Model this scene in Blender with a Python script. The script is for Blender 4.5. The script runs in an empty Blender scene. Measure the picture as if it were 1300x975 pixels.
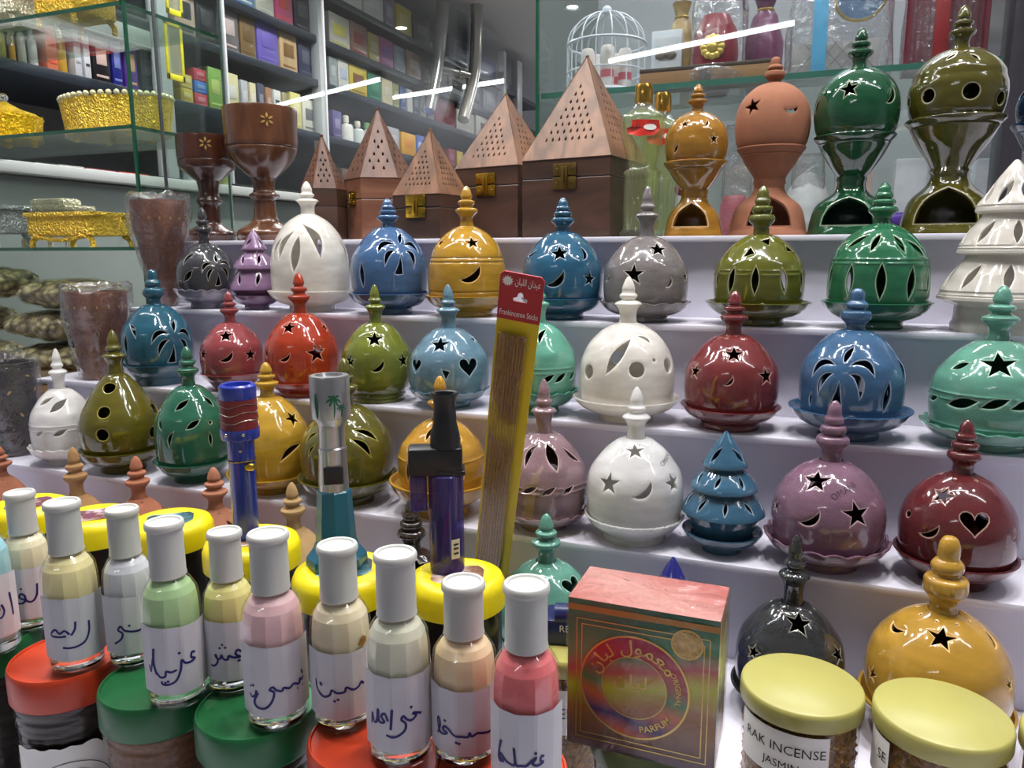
import bpy, bmesh, math, random
import numpy as np
from mathutils import Vector, Matrix, noise as mnoise
from mathutils.geometry import delaunay_2d_cdt
random.seed(7)
SC = bpy.context.scene
COL = SC.collection
PI = math.pi
CZ = 1.318                                   # eye height above the shop floor

# ---------------------------------------------------------------- camera
F_PX, PITCH, ROLL, YAW = 965.47, 0.170378, -0.002474, -0.373105
_cp, _sp = math.cos(PITCH), math.sin(PITCH)
FW = np.array([math.sin(YAW) * _cp, math.cos(YAW) * _cp, -_sp])
_r0 = np.array([math.cos(YAW), -math.sin(YAW), 0.0])
_u0 = np.cross(_r0, FW)
RT = math.cos(ROLL) * _r0 + math.sin(ROLL) * _u0
UP = -math.sin(ROLL) * _r0 + math.cos(ROLL) * _u0
cam_d = bpy.data.cameras.new('camera')
cam_d.sensor_fit = 'HORIZONTAL'
cam_d.sensor_width = 36.0
cam_d.lens = 36.0 * F_PX / 1300.0
cam_d.clip_start = 0.02
cam = bpy.data.objects.new('camera', cam_d)
COL.objects.link(cam)
cam.matrix_world = Matrix(((RT[0], UP[0], -FW[0], 0), (RT[1], UP[1], -FW[1], 0), (RT[2], UP[2], -FW[2], CZ), (0, 0, 0, 1)))
SC.camera = cam

# ---------------------------------------------------------------- world, exposure
world = bpy.data.worlds.new('world')
SC.world = world
world.use_nodes = True
world.node_tree.nodes['Background'].inputs[0].default_value = (0.93, 0.95, 1.0, 1)
world.node_tree.nodes['Background'].inputs[1].default_value = 0.16
vs = SC.view_settings
vs.view_transform = 'Standard'
vs.look = 'None'
vs.exposure = 0.0
vs.gamma = 1.0
vs.use_curve_mapping = False
cy = SC.cycles
cy.max_bounces = 10
cy.transparent_max_bounces = 24
cy.transmission_bounces = 8
cy.glossy_bounces = 5
cy.diffuse_bounces = 4
cy.caustics_reflective = False
cy.caustics_refractive = False
cy.sample_clamp_indirect = 6.0

def ray(x, y):
    return FW + RT * (x - 650.0) / F_PX - UP * (y - 487.5) / F_PX
def onX(x, y, X):
    d = ray(x, y); p = d * (X / d[0]); return np.array([p[0], p[1], p[2] + CZ])
def onY(x, y, Y):
    d = ray(x, y); p = d * (Y / d[1]); return np.array([p[0], p[1], p[2] + CZ])
def onZ(x, y, Z):
    d = ray(x, y); p = d * ((Z - CZ) / d[2]); return np.array([p[0], p[1], p[2] + CZ])
def depth(p):
    return float(np.dot(np.array([p[0], p[1], p[2] - CZ]), FW))
def cosw(px):
    return math.cos(math.atan((px - 650.0) / F_PX))      # width correction away from the optical axis
def face_cam(x, y):
    return math.atan2(-x, y)

# ---------------------------------------------------------------- lamps of the shop (tubes and downlights on the ceiling, some added for the back)
CEIL = CZ + 1.32
def srgb(r, g, b):
    f = lambda c: (c / 255.0) / 12.92 if c / 255.0 <= 0.04045 else ((c / 255.0 + 0.055) / 1.055) ** 2.4
    return (f(r), f(g), f(b), 1.0)
def area(name, loc, size, size_y, power, col=(1, 1, 1), rot=(0, 0, 0), shape='RECTANGLE'):
    d = bpy.data.lights.new(name, 'AREA')
    d.shape = shape
    d.size = size
    if shape == 'RECTANGLE': d.size_y = size_y
    d.energy = power
    d.color = col
    o = bpy.data.objects.new(name, d)
    COL.objects.link(o)
    o.location = loc
    o.rotation_euler = rot
    return o
# (centre x, y, half length, direction angle, watts)
TUBES = [(-0.30, 0.68, 0.60, 0.0, 2.8), (0.95, 0.50, 0.60, 0.0, 1.8), (-1.60, 0.55, 0.60, 0.0, 1.8), (-1.62, 1.75, 0.5, 1.571, 12.0), (0.0, 1.75, 0.5, 0.0, 14.0)]  # tubes further back are added to brighten the wall cabinet and showcase
DOWN = [(-0.95, 0.62), (-0.50, 0.42), (-0.05, 0.50), (0.40, 0.62), (-0.72, 0.95), (0.12, 0.86), (-1.3, 0.85), (0.75, 0.85)]
DOWN_ADDED = [(-1.45, 2.45), (-1.45, 3.05), (-1.40, 3.65), (-1.35, 4.4)]  # downlights added to brighten the boxed perfumes on the wall
DOWN_W = 3.0
DOWN_ADDED_W = 12.0
# ---------------------------------------------------------------- mesh helpers
class MB:
    def __init__(s): s.v = []; s.f = []; s.m = []
    def add(s, vs_, fs, mi=0):
        b = len(s.v); s.v += [tuple(map(float, p)) for p in vs_]
        s.f += [tuple(b + i for i in f) for f in fs]; s.m += [mi] * len(fs)
        return s
    def box(s, x0, x1, y0, y1, z0, z1, mi=0):
        v = [(x, y, z) for z in (z0, z1) for y in (y0, y1) for x in (x0, x1)]
        return s.add(v, [(0, 2, 3, 1), (4, 5, 7, 6), (0, 1, 5, 4), (2, 6, 7, 3), (0, 4, 6, 2), (1, 3, 7, 5)], mi)
    def rbox(s, x0, x1, y0, y1, z0, z1, b=.002, mi=0):
        # box with chamfered edges
        xs = (x0, x0 + b, x1 - b, x1); ys = (y0, y0 + b, y1 - b, y1); zs = (z0, z0 + b, z1 - b, z1)
        bm = bmesh.new(); bmesh.ops.create_cube(bm, size=1)
        for v in bm.verts: v.co = ((x0 + x1) / 2 + v.co.x * (x1 - x0), (y0 + y1) / 2 + v.co.y * (y1 - y0), (z0 + z1) / 2 + v.co.z * (z1 - z0))
        bmesh.ops.bevel(bm, geom=bm.edges[:], offset=b, segments=2, affect='EDGES', profile=.5)
        bm.verts.index_update()
        s.add([v.co for v in bm.verts], [[v.index for v in f.verts] for f in bm.faces], mi); bm.free()
        return s
    def lathe(s, prof, n=32, mi=0, cap0=True, cap1=True, ph=0.0, wave=None):
        vs_, fs = [], []
        for (r, z) in prof:
            for i in range(n):
                a = 2 * PI * i / n + ph
                rr, zz = (r, z) if wave is None else wave(r, z, a)
                vs_.append((rr * math.cos(a), rr * math.sin(a), zz))
        for j in range(len(prof) - 1):
            for i in range(n):
                k = (i + 1) % n
                fs.append((j * n + i, j * n + k, (j + 1) * n + k, (j + 1) * n + i))
        if cap0: fs.append(tuple(reversed(range(n))))
        if cap1: fs.append(tuple(range((len(prof) - 1) * n, len(prof) * n)))
        return s.add(vs_, fs, mi)
    def tube(s, pts, r, n=8, mi=0, closed=False):
        P = [Vector(p) for p in pts]; m = len(P); vs_, fs = [], []
        nrm = None
        for i, p in enumerate(P):
            if closed: t = P[(i + 1) % m] - P[i - 1]
            else: t = (P[min(i + 1, m - 1)] - P[max(i - 1, 0)])
            t.normalize()
            if nrm is None:
                nrm = t.orthogonal().normalized()
            else:
                nrm = (nrm - t * nrm.dot(t)).normalized()
            b = t.cross(nrm)
            rr = r(i / (m - 1)) if callable(r) else r
            for k in range(n):
                a = 2 * PI * k / n
                vs_.append(p + nrm * (rr * math.cos(a)) + b * (rr * math.sin(a)))
        for i in range(m if closed else m - 1):
            j = (i + 1) % m
            for k in range(n):
                l = (k + 1) % n
                fs.append((i * n + k, i * n + l, j * n + l, j * n + k))
        if not closed:
            fs.append(tuple(reversed(range(n)))); fs.append(tuple(range((m - 1) * n, m * n)))
        return s.add(vs_, fs, mi)
    def ball(s, c, r, n=10, mi=0, sq=(1, 1, 1)):
        prof = [(math.sin(PI * j / n) * r, -math.cos(PI * j / n) * r) for j in range(n + 1)]
        prof[0] = (r * .02, -r); prof[-1] = (r * .02, r)
        t = MB().lathe(prof, n + 2)
        return s.add([(c[0] + p[0] * sq[0], c[1] + p[1] * sq[1], c[2] + p[2] * sq[2]) for p in t.v], t.f, mi)
    def prism(s, poly, fn0, fn1, mi=0, mi_side=None):
        n = len(poly)
        return s.add([fn0(*p) for p in poly] + [fn1(*p) for p in poly], [tuple(range(n)), tuple(reversed(range(n, 2 * n)))], mi).add(
            [fn0(*p) for p in poly] + [fn1(*p) for p in poly], [(i, (i + 1) % n, n + (i + 1) % n, n + i) for i in range(n)], mi if mi_side is None else mi_side)
    def xf(s, M):
        s.v = [tuple(M @ Vector(p)) for p in s.v]; return s
    def mesh(s, name, mats, smooth=True, ang=35, recalc=True):
        me = bpy.data.meshes.new(name)
        me.from_pydata(s.v, [], s.f)
        for m in mats: me.materials.append(m)
        if len(mats) > 1: me.polygons.foreach_set('material_index', s.m)
        if recalc:
            bm = bmesh.new(); bm.from_mesh(me); bmesh.ops.recalc_face_normals(bm, faces=bm.faces); bm.to_mesh(me); bm.free()
        if smooth:
            me.polygons.foreach_set('use_smooth', [True] * len(me.polygons))
            me.set_sharp_from_angle(angle=math.radians(ang))
        me.update()
        return me
    def build(s, name, mats, parent=None, loc=None, rz=0, **k):
        if not isinstance(mats, (list, tuple)): mats = [mats]
        return obj(name, s.mesh(name, mats, **k), parent, loc, rz)
def obj(name, me, parent=None, loc=None, rz=0):
    o = bpy.data.objects.new(name, me)
    COL.objects.link(o)
    if parent is not None: o.parent = parent
    if loc is not None: o.location = loc
    o.rotation_euler = (0, 0, rz)
    return o
def tag(o, label=None, cat=None, group=None, kind=None):
    if label: o['label'] = label
    if cat: o['category'] = cat
    if group: o['group'] = group
    if kind: o['kind'] = kind
    return o
def thing(name, loc, rz, label, cat, group=None):
    return tag(obj(name, None, None, loc, rz), label, cat, group)
def struct(o): o['kind'] = 'structure'; return o
def catmull(pts, n=6):
    P = [np.array(p, float) for p in pts]; out = []
    for i in range(len(P) - 1):
        p0 = P[max(i - 1, 0)]; p1 = P[i]; p2 = P[i + 1]; p3 = P[min(i + 2, len(P) - 1)]
        for k in range(n):
            t = k / n
            out.append(tuple(.5 * ((2 * p1) + (p2 - p0) * t + (2 * p0 - 5 * p1 + 4 * p2 - p3) * t * t + (3 * p1 - p0 - 3 * p2 + p3) * t ** 3)))
    out.append(tuple(P[-1]))
    return out

# ---------------------------------------------------------------- materials
MATS = {}
def nmat(name):
    m = bpy.data.materials.new(name); m.use_nodes = True
    nt = m.node_tree; return m, nt, nt.nodes['Principled BSDF']
def link(nt, a, b): nt.links.new(a, b)
def noise_col(nt, c1, c2, scale, lo=.35, hi=.65, detail=4, stretch=None, coord='Object', tex='ShaderNodeTexNoise'):
    tc = nt.nodes.new('ShaderNodeTexCoord'); src = tc.outputs[coord]
    if stretch:
        mp = nt.nodes.new('ShaderNodeMapping'); mp.inputs['Scale'].default_value = stretch
        link(nt, src, mp.inputs['Vector']); src = mp.outputs[0]
    nz = nt.nodes.new(tex); nz.inputs['Scale'].default_value = scale
    if 'Detail' in nz.inputs: nz.inputs['Detail'].default_value = detail
    link(nt, src, nz.inputs['Vector'])
    cr = nt.nodes.new('ShaderNodeValToRGB')
    cr.color_ramp.elements[0].position = lo; cr.color_ramp.elements[0].color = c1
    cr.color_ramp.elements[1].position = hi; cr.color_ramp.elements[1].color = c2
    link(nt, nz.outputs[0], cr.inputs[0])
    return cr, nz
def mulc(c, k): return (min(1, c[0] * k), min(1, c[1] * k), min(1, c[2] * k), 1)
def mixc(a, b, t): return tuple(a[i] * (1 - t) + b[i] * t for i in range(3)) + (1,)
def bump(nt, bs, h, strength=.3, dist=.001):
    b = nt.nodes.new('ShaderNodeBump'); b.inputs['Strength'].default_value = strength; b.inputs['Distance'].default_value = dist
    link(nt, h, b.inputs['Height']); link(nt, b.outputs[0], bs.inputs['Normal'])
def dull(rgb, k=.88, d=.17):
    g = sum(rgb) / 3; return tuple((c * (1 - d) + g * d) * k for c in rgb)
def ceramic(key, rgb, speck=.0, rough=.09, coat=.6):
    k = ('cer', key)
    if k in MATS: return MATS[k]
    white = min(rgb) > 190
    c = srgb(*(rgb if white else dull(rgb)))
    m, nt, bs = nmat('glaze_' + key)
    cr, nz = noise_col(nt, mulc(c, .76), mulc(c, 1.16), 26, .3, .7, 4, (1, 1, 3.2))
    out = cr.outputs[0]
    if speck:
        cr2, _ = noise_col(nt, (.55, .55, .55, 1), (1.0, 1.0, 1.0, 1), 900, .40, .62, 2)
        cr2.color_ramp.elements[0].color = (1 - speck, 1 - speck, 1 - speck, 1)
        cr2.color_ramp.elements[1].color = (1, 1, 1, 1)
        mx = nt.nodes.new('ShaderNodeMix'); mx.data_type = 'RGBA'; mx.blend_type = 'MULTIPLY'; mx.inputs[0].default_value = 1
        link(nt, out, mx.inputs[6]); link(nt, cr2.outputs[0], mx.inputs[7]); out = mx.outputs[2]
    link(nt, out, bs.inputs['Base Color'])
    bs.inputs['Roughness'].default_value = rough
    bs.inputs['Coat Weight'].default_value = coat
    bs.inputs['Coat Roughness'].default_value = .04
    bump(nt, bs, nz.outputs[0], .16, .002)
    if white:      # thin white porcelain lets some light through its wall
        tl = nt.nodes.new('ShaderNodeBsdfTranslucent'); tl.inputs[0].default_value = (.95, .93, .86, 1)
        mx = nt.nodes.new('ShaderNodeMixShader'); mx.inputs[0].default_value = .30
        link(nt, bs.outputs[0], mx.inputs[1]); link(nt, tl.outputs[0], mx.inputs[2]); link(nt, mx.outputs[0], nt.nodes['Material Output'].inputs[0])
    MATS[k] = m; return m
def ceramic_edge(key, rgb, pale=(228, 220, 200), t=.28, rough=.2):
    k = ('edge', key)
    if k in MATS: return MATS[k]
    m, nt, bs = nmat('worn_edge_' + key)
    c = mixc(srgb(*rgb), srgb(*pale), t)
    cr, _ = noise_col(nt, mulc(c, .85), mulc(c, 1.1), 200, .3, .7, 2)
    link(nt, cr.outputs[0], bs.inputs['Base Color'])
    bs.inputs['Roughness'].default_value = rough
    MATS[k] = m; return m
def plain(key, rgb, rough=.5, metal=0.0, coat=0.0, var=.12, scale=30, spec=.5, bmp=0, sss=0, stretch=None):
    k = ('plain', key)
    if k in MATS: return MATS[k]
    m, nt, bs = nmat(key)
    c = srgb(*rgb)
    cr, nz = noise_col(nt, mulc(c, 1 - var), mulc(c, 1 + var * .6), scale, .3, .7, 3, stretch)
    link(nt, cr.outputs[0], bs.inputs['Base Color'])
    bs.inputs['Roughness'].default_value = rough
    bs.inputs['Metallic'].default_value = metal
    bs.inputs['Coat Weight'].default_value = coat
    bs.inputs['Specular IOR Level'].default_value = spec
    if sss:
        bs.inputs['Subsurface Weight'].default_value = sss
        bs.inputs['Subsurface Radius'].default_value = (.01, .008, .006)
        bs.inputs['Subsurface Scale'].default_value = .5
    if bmp: bump(nt, bs, nz.outputs[0], bmp, .003)
    MATS[k] = m; return m
def wood(key, c1, c2, rough=.35, scale=14, stretch=(1, 1, .12), coat=.0):
    k = ('wood', key)
    if k in MATS: return MATS[k]
    m, nt, bs = nmat(key)
    cr, nz = noise_col(nt, srgb(*c1), srgb(*c2), scale, .3, .72, 6, stretch)
    nz.inputs['Distortion'].default_value = 1.6
    link(nt, cr.outputs[0], bs.inputs['Base Color'])
    bs.inputs['Roughness'].default_value = rough
    bs.inputs['Coat Weight'].default_value = coat
    bump(nt, bs, nz.outputs[0], .12, .001)
    MATS[k] = m; return m
def film(key, tint=(1, 1, 1), ior=1.5, rough=.02, gain=1.0, haze=0.0, bmp=0, bscale=40, hazecol=(.8, .8, .8)):
    # thin clear sheet: mirror-like Fresnel reflection over a tinted see-through layer
    k = ('film', key)
    if k in MATS: return MATS[k]
    m = bpy.data.materials.new(key); m.use_nodes = True; nt = m.node_tree; nt.nodes.clear()
    out = nt.nodes.new('ShaderNodeOutputMaterial')
    tr = nt.nodes.new('ShaderNodeBsdfTransparent'); tr.inputs[0].default_value = tint + (1,)
    gl = nt.nodes.new('ShaderNodeBsdfGlossy'); gl.inputs['Roughness'].default_value = rough
    fr = nt.nodes.new('ShaderNodeLayerWeight'); fr.inputs['Blend'].default_value = .5
    f0 = ((ior - 1) / (ior + 1)) ** 2 * 1.8
    pw = nt.nodes.new('ShaderNodeMath'); pw.operation = 'POWER'; pw.inputs[1].default_value = 4.0
    link(nt, fr.outputs['Facing'], pw.inputs[0])
    ma = nt.nodes.new('ShaderNodeMath'); ma.operation = 'MULTIPLY_ADD'; ma.inputs[1].default_value = .85 - f0; ma.inputs[2].default_value = f0
    link(nt, pw.outputs[0], ma.inputs[0])
    mu = nt.nodes.new('ShaderNodeMath'); mu.operation = 'MULTIPLY'; mu.inputs[1].default_value = gain; mu.use_clamp = True
    link(nt, ma.outputs[0], mu.inputs[0])
    base = tr.outputs[0]
    if haze:
        df = nt.nodes.new('ShaderNodeBsdfDiffuse'); df.inputs[0].default_value = hazecol + (1,)
        mh = nt.nodes.new('ShaderNodeMixShader'); mh.inputs[0].default_value = haze
        link(nt, tr.outputs[0], mh.inputs[1]); link(nt, df.outputs[0], mh.inputs[2]); base = mh.outputs[0]
    mx = nt.nodes.new('ShaderNodeMixShader')
    link(nt, mu.outputs[0], mx.inputs[0]); link(nt, base, mx.inputs[1]); link(nt, gl.outputs[0], mx.inputs[2])
    link(nt, mx.outputs[0], out.inputs[0])
    if bmp:
        tc = nt.nodes.new('ShaderNodeTexCoord'); nz = nt.nodes.new('ShaderNodeTexNoise'); nz.inputs['Scale'].default_value = bscale; nz.inputs['Detail'].default_value = 3; nz.inputs['Distortion'].default_value = 1.5
        link(nt, tc.outputs['Object'], nz.inputs['Vector'])
        b = nt.nodes.new('ShaderNodeBump'); b.inputs['Strength'].default_value = bmp; b.inputs['Distance'].default_value = .006
        link(nt, nz.outputs[0], b.inputs['Height']); link(nt, b.outputs[0], gl.inputs['Normal']); link(nt, b.outputs[0], fr.inputs['Normal'])
    MATS[k] = m; return m
def glass(key, rgb=(1, 1, 1), rough=.0, ior=1.47):
    k = ('glass', key)
    if k in MATS: return MATS[k]
    m, nt, bs = nmat(key)
    bs.inputs['Base Color'].default_value = rgb + (1,)
    bs.inputs['Transmission Weight'].default_value = 1
    bs.inputs['Roughness'].default_value = rough
    bs.inputs['IOR'].default_value = ior
    MATS[k] = m; return m
def emit(key, rgb, s):
    k = ('emit', key)
    if k in MATS: return MATS[k]
    m, nt, bs = nmat(key)
    bs.inputs['Base Color'].default_value = (.8, .8, .8, 1)
    bs.inputs['Emission Color'].default_value = rgb + (1,)
    bs.inputs['Emission Strength'].default_value = s
    MATS[k] = m; return m

# ---------------------------------------------------------------- pierced shells
def pip(px, py, poly):
    c = np.zeros(px.shape, bool); n = len(poly); j = n - 1
    for i in range(n):
        xi, yi = poly[i]; xj, yj = poly[j]
        if yi != yj:
            c ^= ((yi > py) != (yj > py)) & (px < (xj - xi) * (py - yi) / (yj - yi) + xi)
        j = i
    return c
def segdist(px, py, poly):
    d = np.full(px.shape, 1e9); n = len(poly)
    for i in range(n):
        a = poly[i]; b = poly[(i + 1) % n]
        dx, dy = b[0] - a[0], b[1] - a[1]; L = dx * dx + dy * dy + 1e-18
        t = np.clip(((px - a[0]) * dx + (py - a[1]) * dy) / L, 0, 1)
        d = np.minimum(d, np.hypot(px - a[0] - t * dx, py - a[1] - t * dy))
    return d
def area2(poly):
    return sum(poly[i - 1][0] * poly[i][1] - poly[i][0] * poly[i - 1][1] for i in range(len(poly)))
def inset(poly, w):
    n = len(poly); out = []
    for i in range(n):
        a = np.array(poly[i - 1]); b = np.array(poly[i]); c = np.array(poly[(i + 1) % n])
        e1 = b - a; e2 = c - b; e1 /= np.linalg.norm(e1) + 1e-12; e2 /= np.linalg.norm(e2) + 1e-12
        n1 = np.array([-e1[1], e1[0]]); n2 = np.array([-e2[1], e2[0]]); nn = n1 + n2; L = np.linalg.norm(nn)
        if L < 1e-6: nn = n1; L = 1
        nn /= L; k = min(1 / max(nn @ n1, .35), 2.2)
        out.append(tuple(b + nn * w * k))
    return out
def shell(mapf, us, vs_, holes, thick, bevel, periodic=False, outline=None, mi_edge=1):
    """sheet with real cut-outs, wall thickness and bevelled hole rims. mapf(u, v, d) -> 3D, d = inward offset"""
    us = np.array(us); vs_ = np.array(vs_); nu, nv = len(us), len(vs_)
    good = []
    for h in holes:
        if area2(h) < 0: h = h[::-1]
        hx = np.array([p[0] for p in h]); hy = np.array([p[1] for p in h])
        if outline is None and (hx.min() <= us[0] + 1e-4 or hx.max() >= us[-1] - 1e-4 or hy.min() <= vs_[0] + 1e-4 or hy.max() >= vs_[-1] - 1e-4): continue
        bad = False
        for g in good:
            gx = np.array([p[0] for p in g]); gy = np.array([p[1] for p in g])
            if hx.min() > gx.max() or hx.max() < gx.min() or hy.min() > gy.max() or hy.max() < gy.min(): continue
            if pip(hx, hy, g).any() or pip(gx, gy, h).any() or segdist(hx, hy, g).min() < bevel * .4: bad = True; break
        if not bad: good.append(h)
    pts = []; grid = {}
    if outline is None:
        U, V = np.meshgrid(us, vs_); keep = np.ones(U.shape, bool)
        du = (us[-1] - us[0]) / (nu - 1)
        for h in good:
            hx = [p[0] for p in h]; hy = [p[1] for p in h]; e = du * .45
            bb = (U > min(hx) - e) & (U < max(hx) + e) & (V > min(hy) - e) & (V < max(hy) + e)
            idx = np.where(bb)
            if len(idx[0]) == 0: continue
            qx, qy = U[idx], V[idx]
            kill = pip(qx, qy, h) | (segdist(qx, qy, h) < min(e, bevel * .9))
            keep[idx[0][kill], idx[1][kill]] = False
        keep[0, :] = True; keep[-1, :] = True; keep[:, 0] = True; keep[:, -1] = True
        for j in range(nv):
            for i in range(nu):
                if keep[j, i]: grid[(i, j)] = len(pts); pts.append((U[j, i], V[j, i]))
        edges = [(grid[(i, 0)], grid[(i + 1, 0)]) for i in range(nu - 1)] + [(grid[(i, nv - 1)], grid[(i + 1, nv - 1)]) for i in range(nu - 1)]
        edges += [(grid[(0, j)], grid[(0, j + 1)]) for j in range(nv - 1)] + [(grid[(nu - 1, j)], grid[(nu - 1, j + 1)]) for j in range(nv - 1)]
    else:
        pts = list(outline); edges = [(i, (i + 1) % len(pts)) for i in range(len(pts))]
    loops = []
    for h in good:
        b = len(pts); pts += [tuple(p) for p in h]; n = len(h)
        edges += [(b + i, b + (i + 1) % n) for i in range(n)]; loops.append(range(b, b + n))
    ov, oe, of, origv, orige, origf = delaunay_2d_cdt([Vector(p) for p in pts], edges, [], 0, 1e-7)
    m = {}
    for oi, l in enumerate(origv):
        for ii in l: m[ii] = oi
    co = np.array([(v[0], v[1]) for v in ov])
    tri = np.array(of)
    cx_ = co[tri].mean(1); ok = np.ones(len(tri), bool)
    for h in good:
        hx = [p[0] for p in h]; hy = [p[1] for p in h]
        bb = np.where((cx_[:, 0] > min(hx)) & (cx_[:, 0] < max(hx)) & (cx_[:, 1] > min(hy)) & (cx_[:, 1] < max(hy)))[0]
        if len(bb): ok[bb[pip(cx_[bb, 0], cx_[bb, 1], h)]] = False
    if outline is not None: ok &= pip(cx_[:, 0], cx_[:, 1], list(outline))
    tri = tri[ok]
    rem = np.arange(len(co))
    if periodic:
        for j in range(nv): rem[m[grid[(nu - 1, j)]]] = m[grid[(0, j)]]
    tri = rem[tri]
    N = len(co)
    verts = [mapf(u, v, 0.0) for u, v in co] + [mapf(u, v, thick) for u, v in co]
    faces = [tuple(int(i) for i in t) for t in tri] + [tuple(int(i) + N for i in reversed(t)) for t in tri]
    mi = [0] * len(faces)
    holeedges = set()
    for h, l in zip(good, loops):
        ids = [int(rem[m[i]]) for i in l]; n = len(ids)
        ins = inset(h, bevel); b = len(verts)
        verts += [mapf(u, v, bevel * .55) for u, v in ins]
        for i in range(n):
            k = (i + 1) % n
            holeedges.add((min(ids[i], ids[k]), max(ids[i], ids[k])))
            faces.append((ids[i], ids[k], b + k, b + i)); mi.append(mi_edge)
            faces.append((b + i, b + k, ids[k] + N, ids[i] + N)); mi.append(0)
    cnt = {}
    for t in tri:
        for a, b in ((t[0], t[1]), (t[1], t[2]), (t[2], t[0])):
            k = (min(a, b), max(a, b)); cnt[k] = cnt.get(k, 0) + 1
    for (a, b), c in cnt.items():
        if c == 1 and (int(a), int(b)) not in holeedges: faces.append((int(a), int(b), int(b) + N, int(a) + N)); mi.append(0)
    mb = MB(); mb.v = [tuple(map(float, v)) for v in verts]; mb.f = faces; mb.m = mi
    return mb

# cut-out outlines (unit size, x right, y up)
def sh_star(n=5, inner=.42, ph=90):
    return [((1 if k % 2 == 0 else inner) * math.cos(math.radians(ph) + PI * k / n), (1 if k % 2 == 0 else inner) * math.sin(math.radians(ph) + PI * k / n)) for k in range(2 * n)]
def sh_circle(n=18): return [(math.cos(2 * PI * k / n), math.sin(2 * PI * k / n)) for k in range(n)]
def sh_leaf(w=.34, n=9, bend=0.0):
    up = [(-1 + 2 * k / n, w * math.sin(PI * k / n) + bend * math.sin(PI * k / n)) for k in range(n)]
    dn = [(1 - 2 * k / n, -w * math.sin(PI * k / n) + bend * math.sin(PI * k / n)) for k in range(n)]
    return up + dn
def sh_moon(n=12):
    # crescent opening upward
    a0, a1 = math.radians(190), math.radians(350); x0 = math.cos(math.radians(10)); y0 = -math.sin(math.radians(10))
    lo = [(math.cos(a0 + (a1 - a0) * k / n), math.sin(a0 + (a1 - a0) * k / n)) for k in range(n + 1)]
    hi = [(x0 - 2 * x0 * k / n, y0 - .20 * (1 - (1 - 2 * k / n) ** 2)) for k in range(1, n)]
    return [(x, y + .55) for x, y in lo + hi]
def sh_heart(n=22):
    out = []
    for k in range(n):
        t = 2 * PI * k / n
        out.append((16 * math.sin(t) ** 3 / 16.5, (13 * math.cos(t) - 5 * math.cos(2 * t) - 2 * math.cos(3 * t) - math.cos(4 * t) + 2) / 15.5))
    return out
def sh_drop(n=12):
    return [(0, 1)] + [(.5 * math.cos(t), -.35 + .5 * math.sin(t)) for t in [math.radians(150 + 240 * k / n) for k in range(n + 1)]]
def sh_curve(p0, p1, p2, w, n=10):
    P = [np.array(p, float) for p in (p0, p1, p2)]
    L, Rr = [], []
    for k in range(n + 1):
        t = k / n; c = (1 - t) ** 2 * P[0] + 2 * t * (1 - t) * P[1] + t * t * P[2]
        d = 2 * (1 - t) * (P[1] - P[0]) + 2 * t * (P[2] - P[1]); d /= np.linalg.norm(d) + 1e-9
        nn = np.array([-d[1], d[0]]); ww = w * math.sin(PI * min(max(t, 0), 1)) ** .8
        if k in (0, n): L.append(tuple(c))
        else: L.append(tuple(c + nn * ww)); Rr.append(tuple(c - nn * ww))
    return L + Rr[::-1]
PALM = [sh_curve((.10, .22), (.12, .62), (.36, .98), .13), sh_curve((-.14, .14), (-.78, .62), (-1.12, -.34), .15), sh_curve((.24, .12), (.86, .6), (1.15, -.34), .15),
        sh_curve((-.2, -.14), (-.72, -.12), (-.82, -.98), .14), sh_curve((.26, -.16), (.84, -.2), (.62, -1.12), .15),
        [(-.02, -.34), (-.18, -.8), (-.42, -1.3), (-.2, -1.36), (.06, -1.32), (.04, -.8)]]
SHAPES = {'star': sh_star(), 'circle': sh_circle(), 'leaf': sh_leaf(.37), 'thin': sh_leaf(.27), 'fat': sh_leaf(.46), 'moon': sh_moon(), 'heart': sh_heart(), 'drop': sh_drop(),
          'bend': sh_leaf(.24, 9, .25), 'tri': [(-.8, -.7), (.9, -.6), (.45, .9)], 'star4': sh_star(5, .5)}
def xform(poly, s, rot, asp=1.0):
    c, sn = math.cos(math.radians(rot)), math.sin(math.radians(rot))
    return [(s * (x * asp * c - y * sn), s * (x * asp * sn + y * c)) for x, y in poly]

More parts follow.
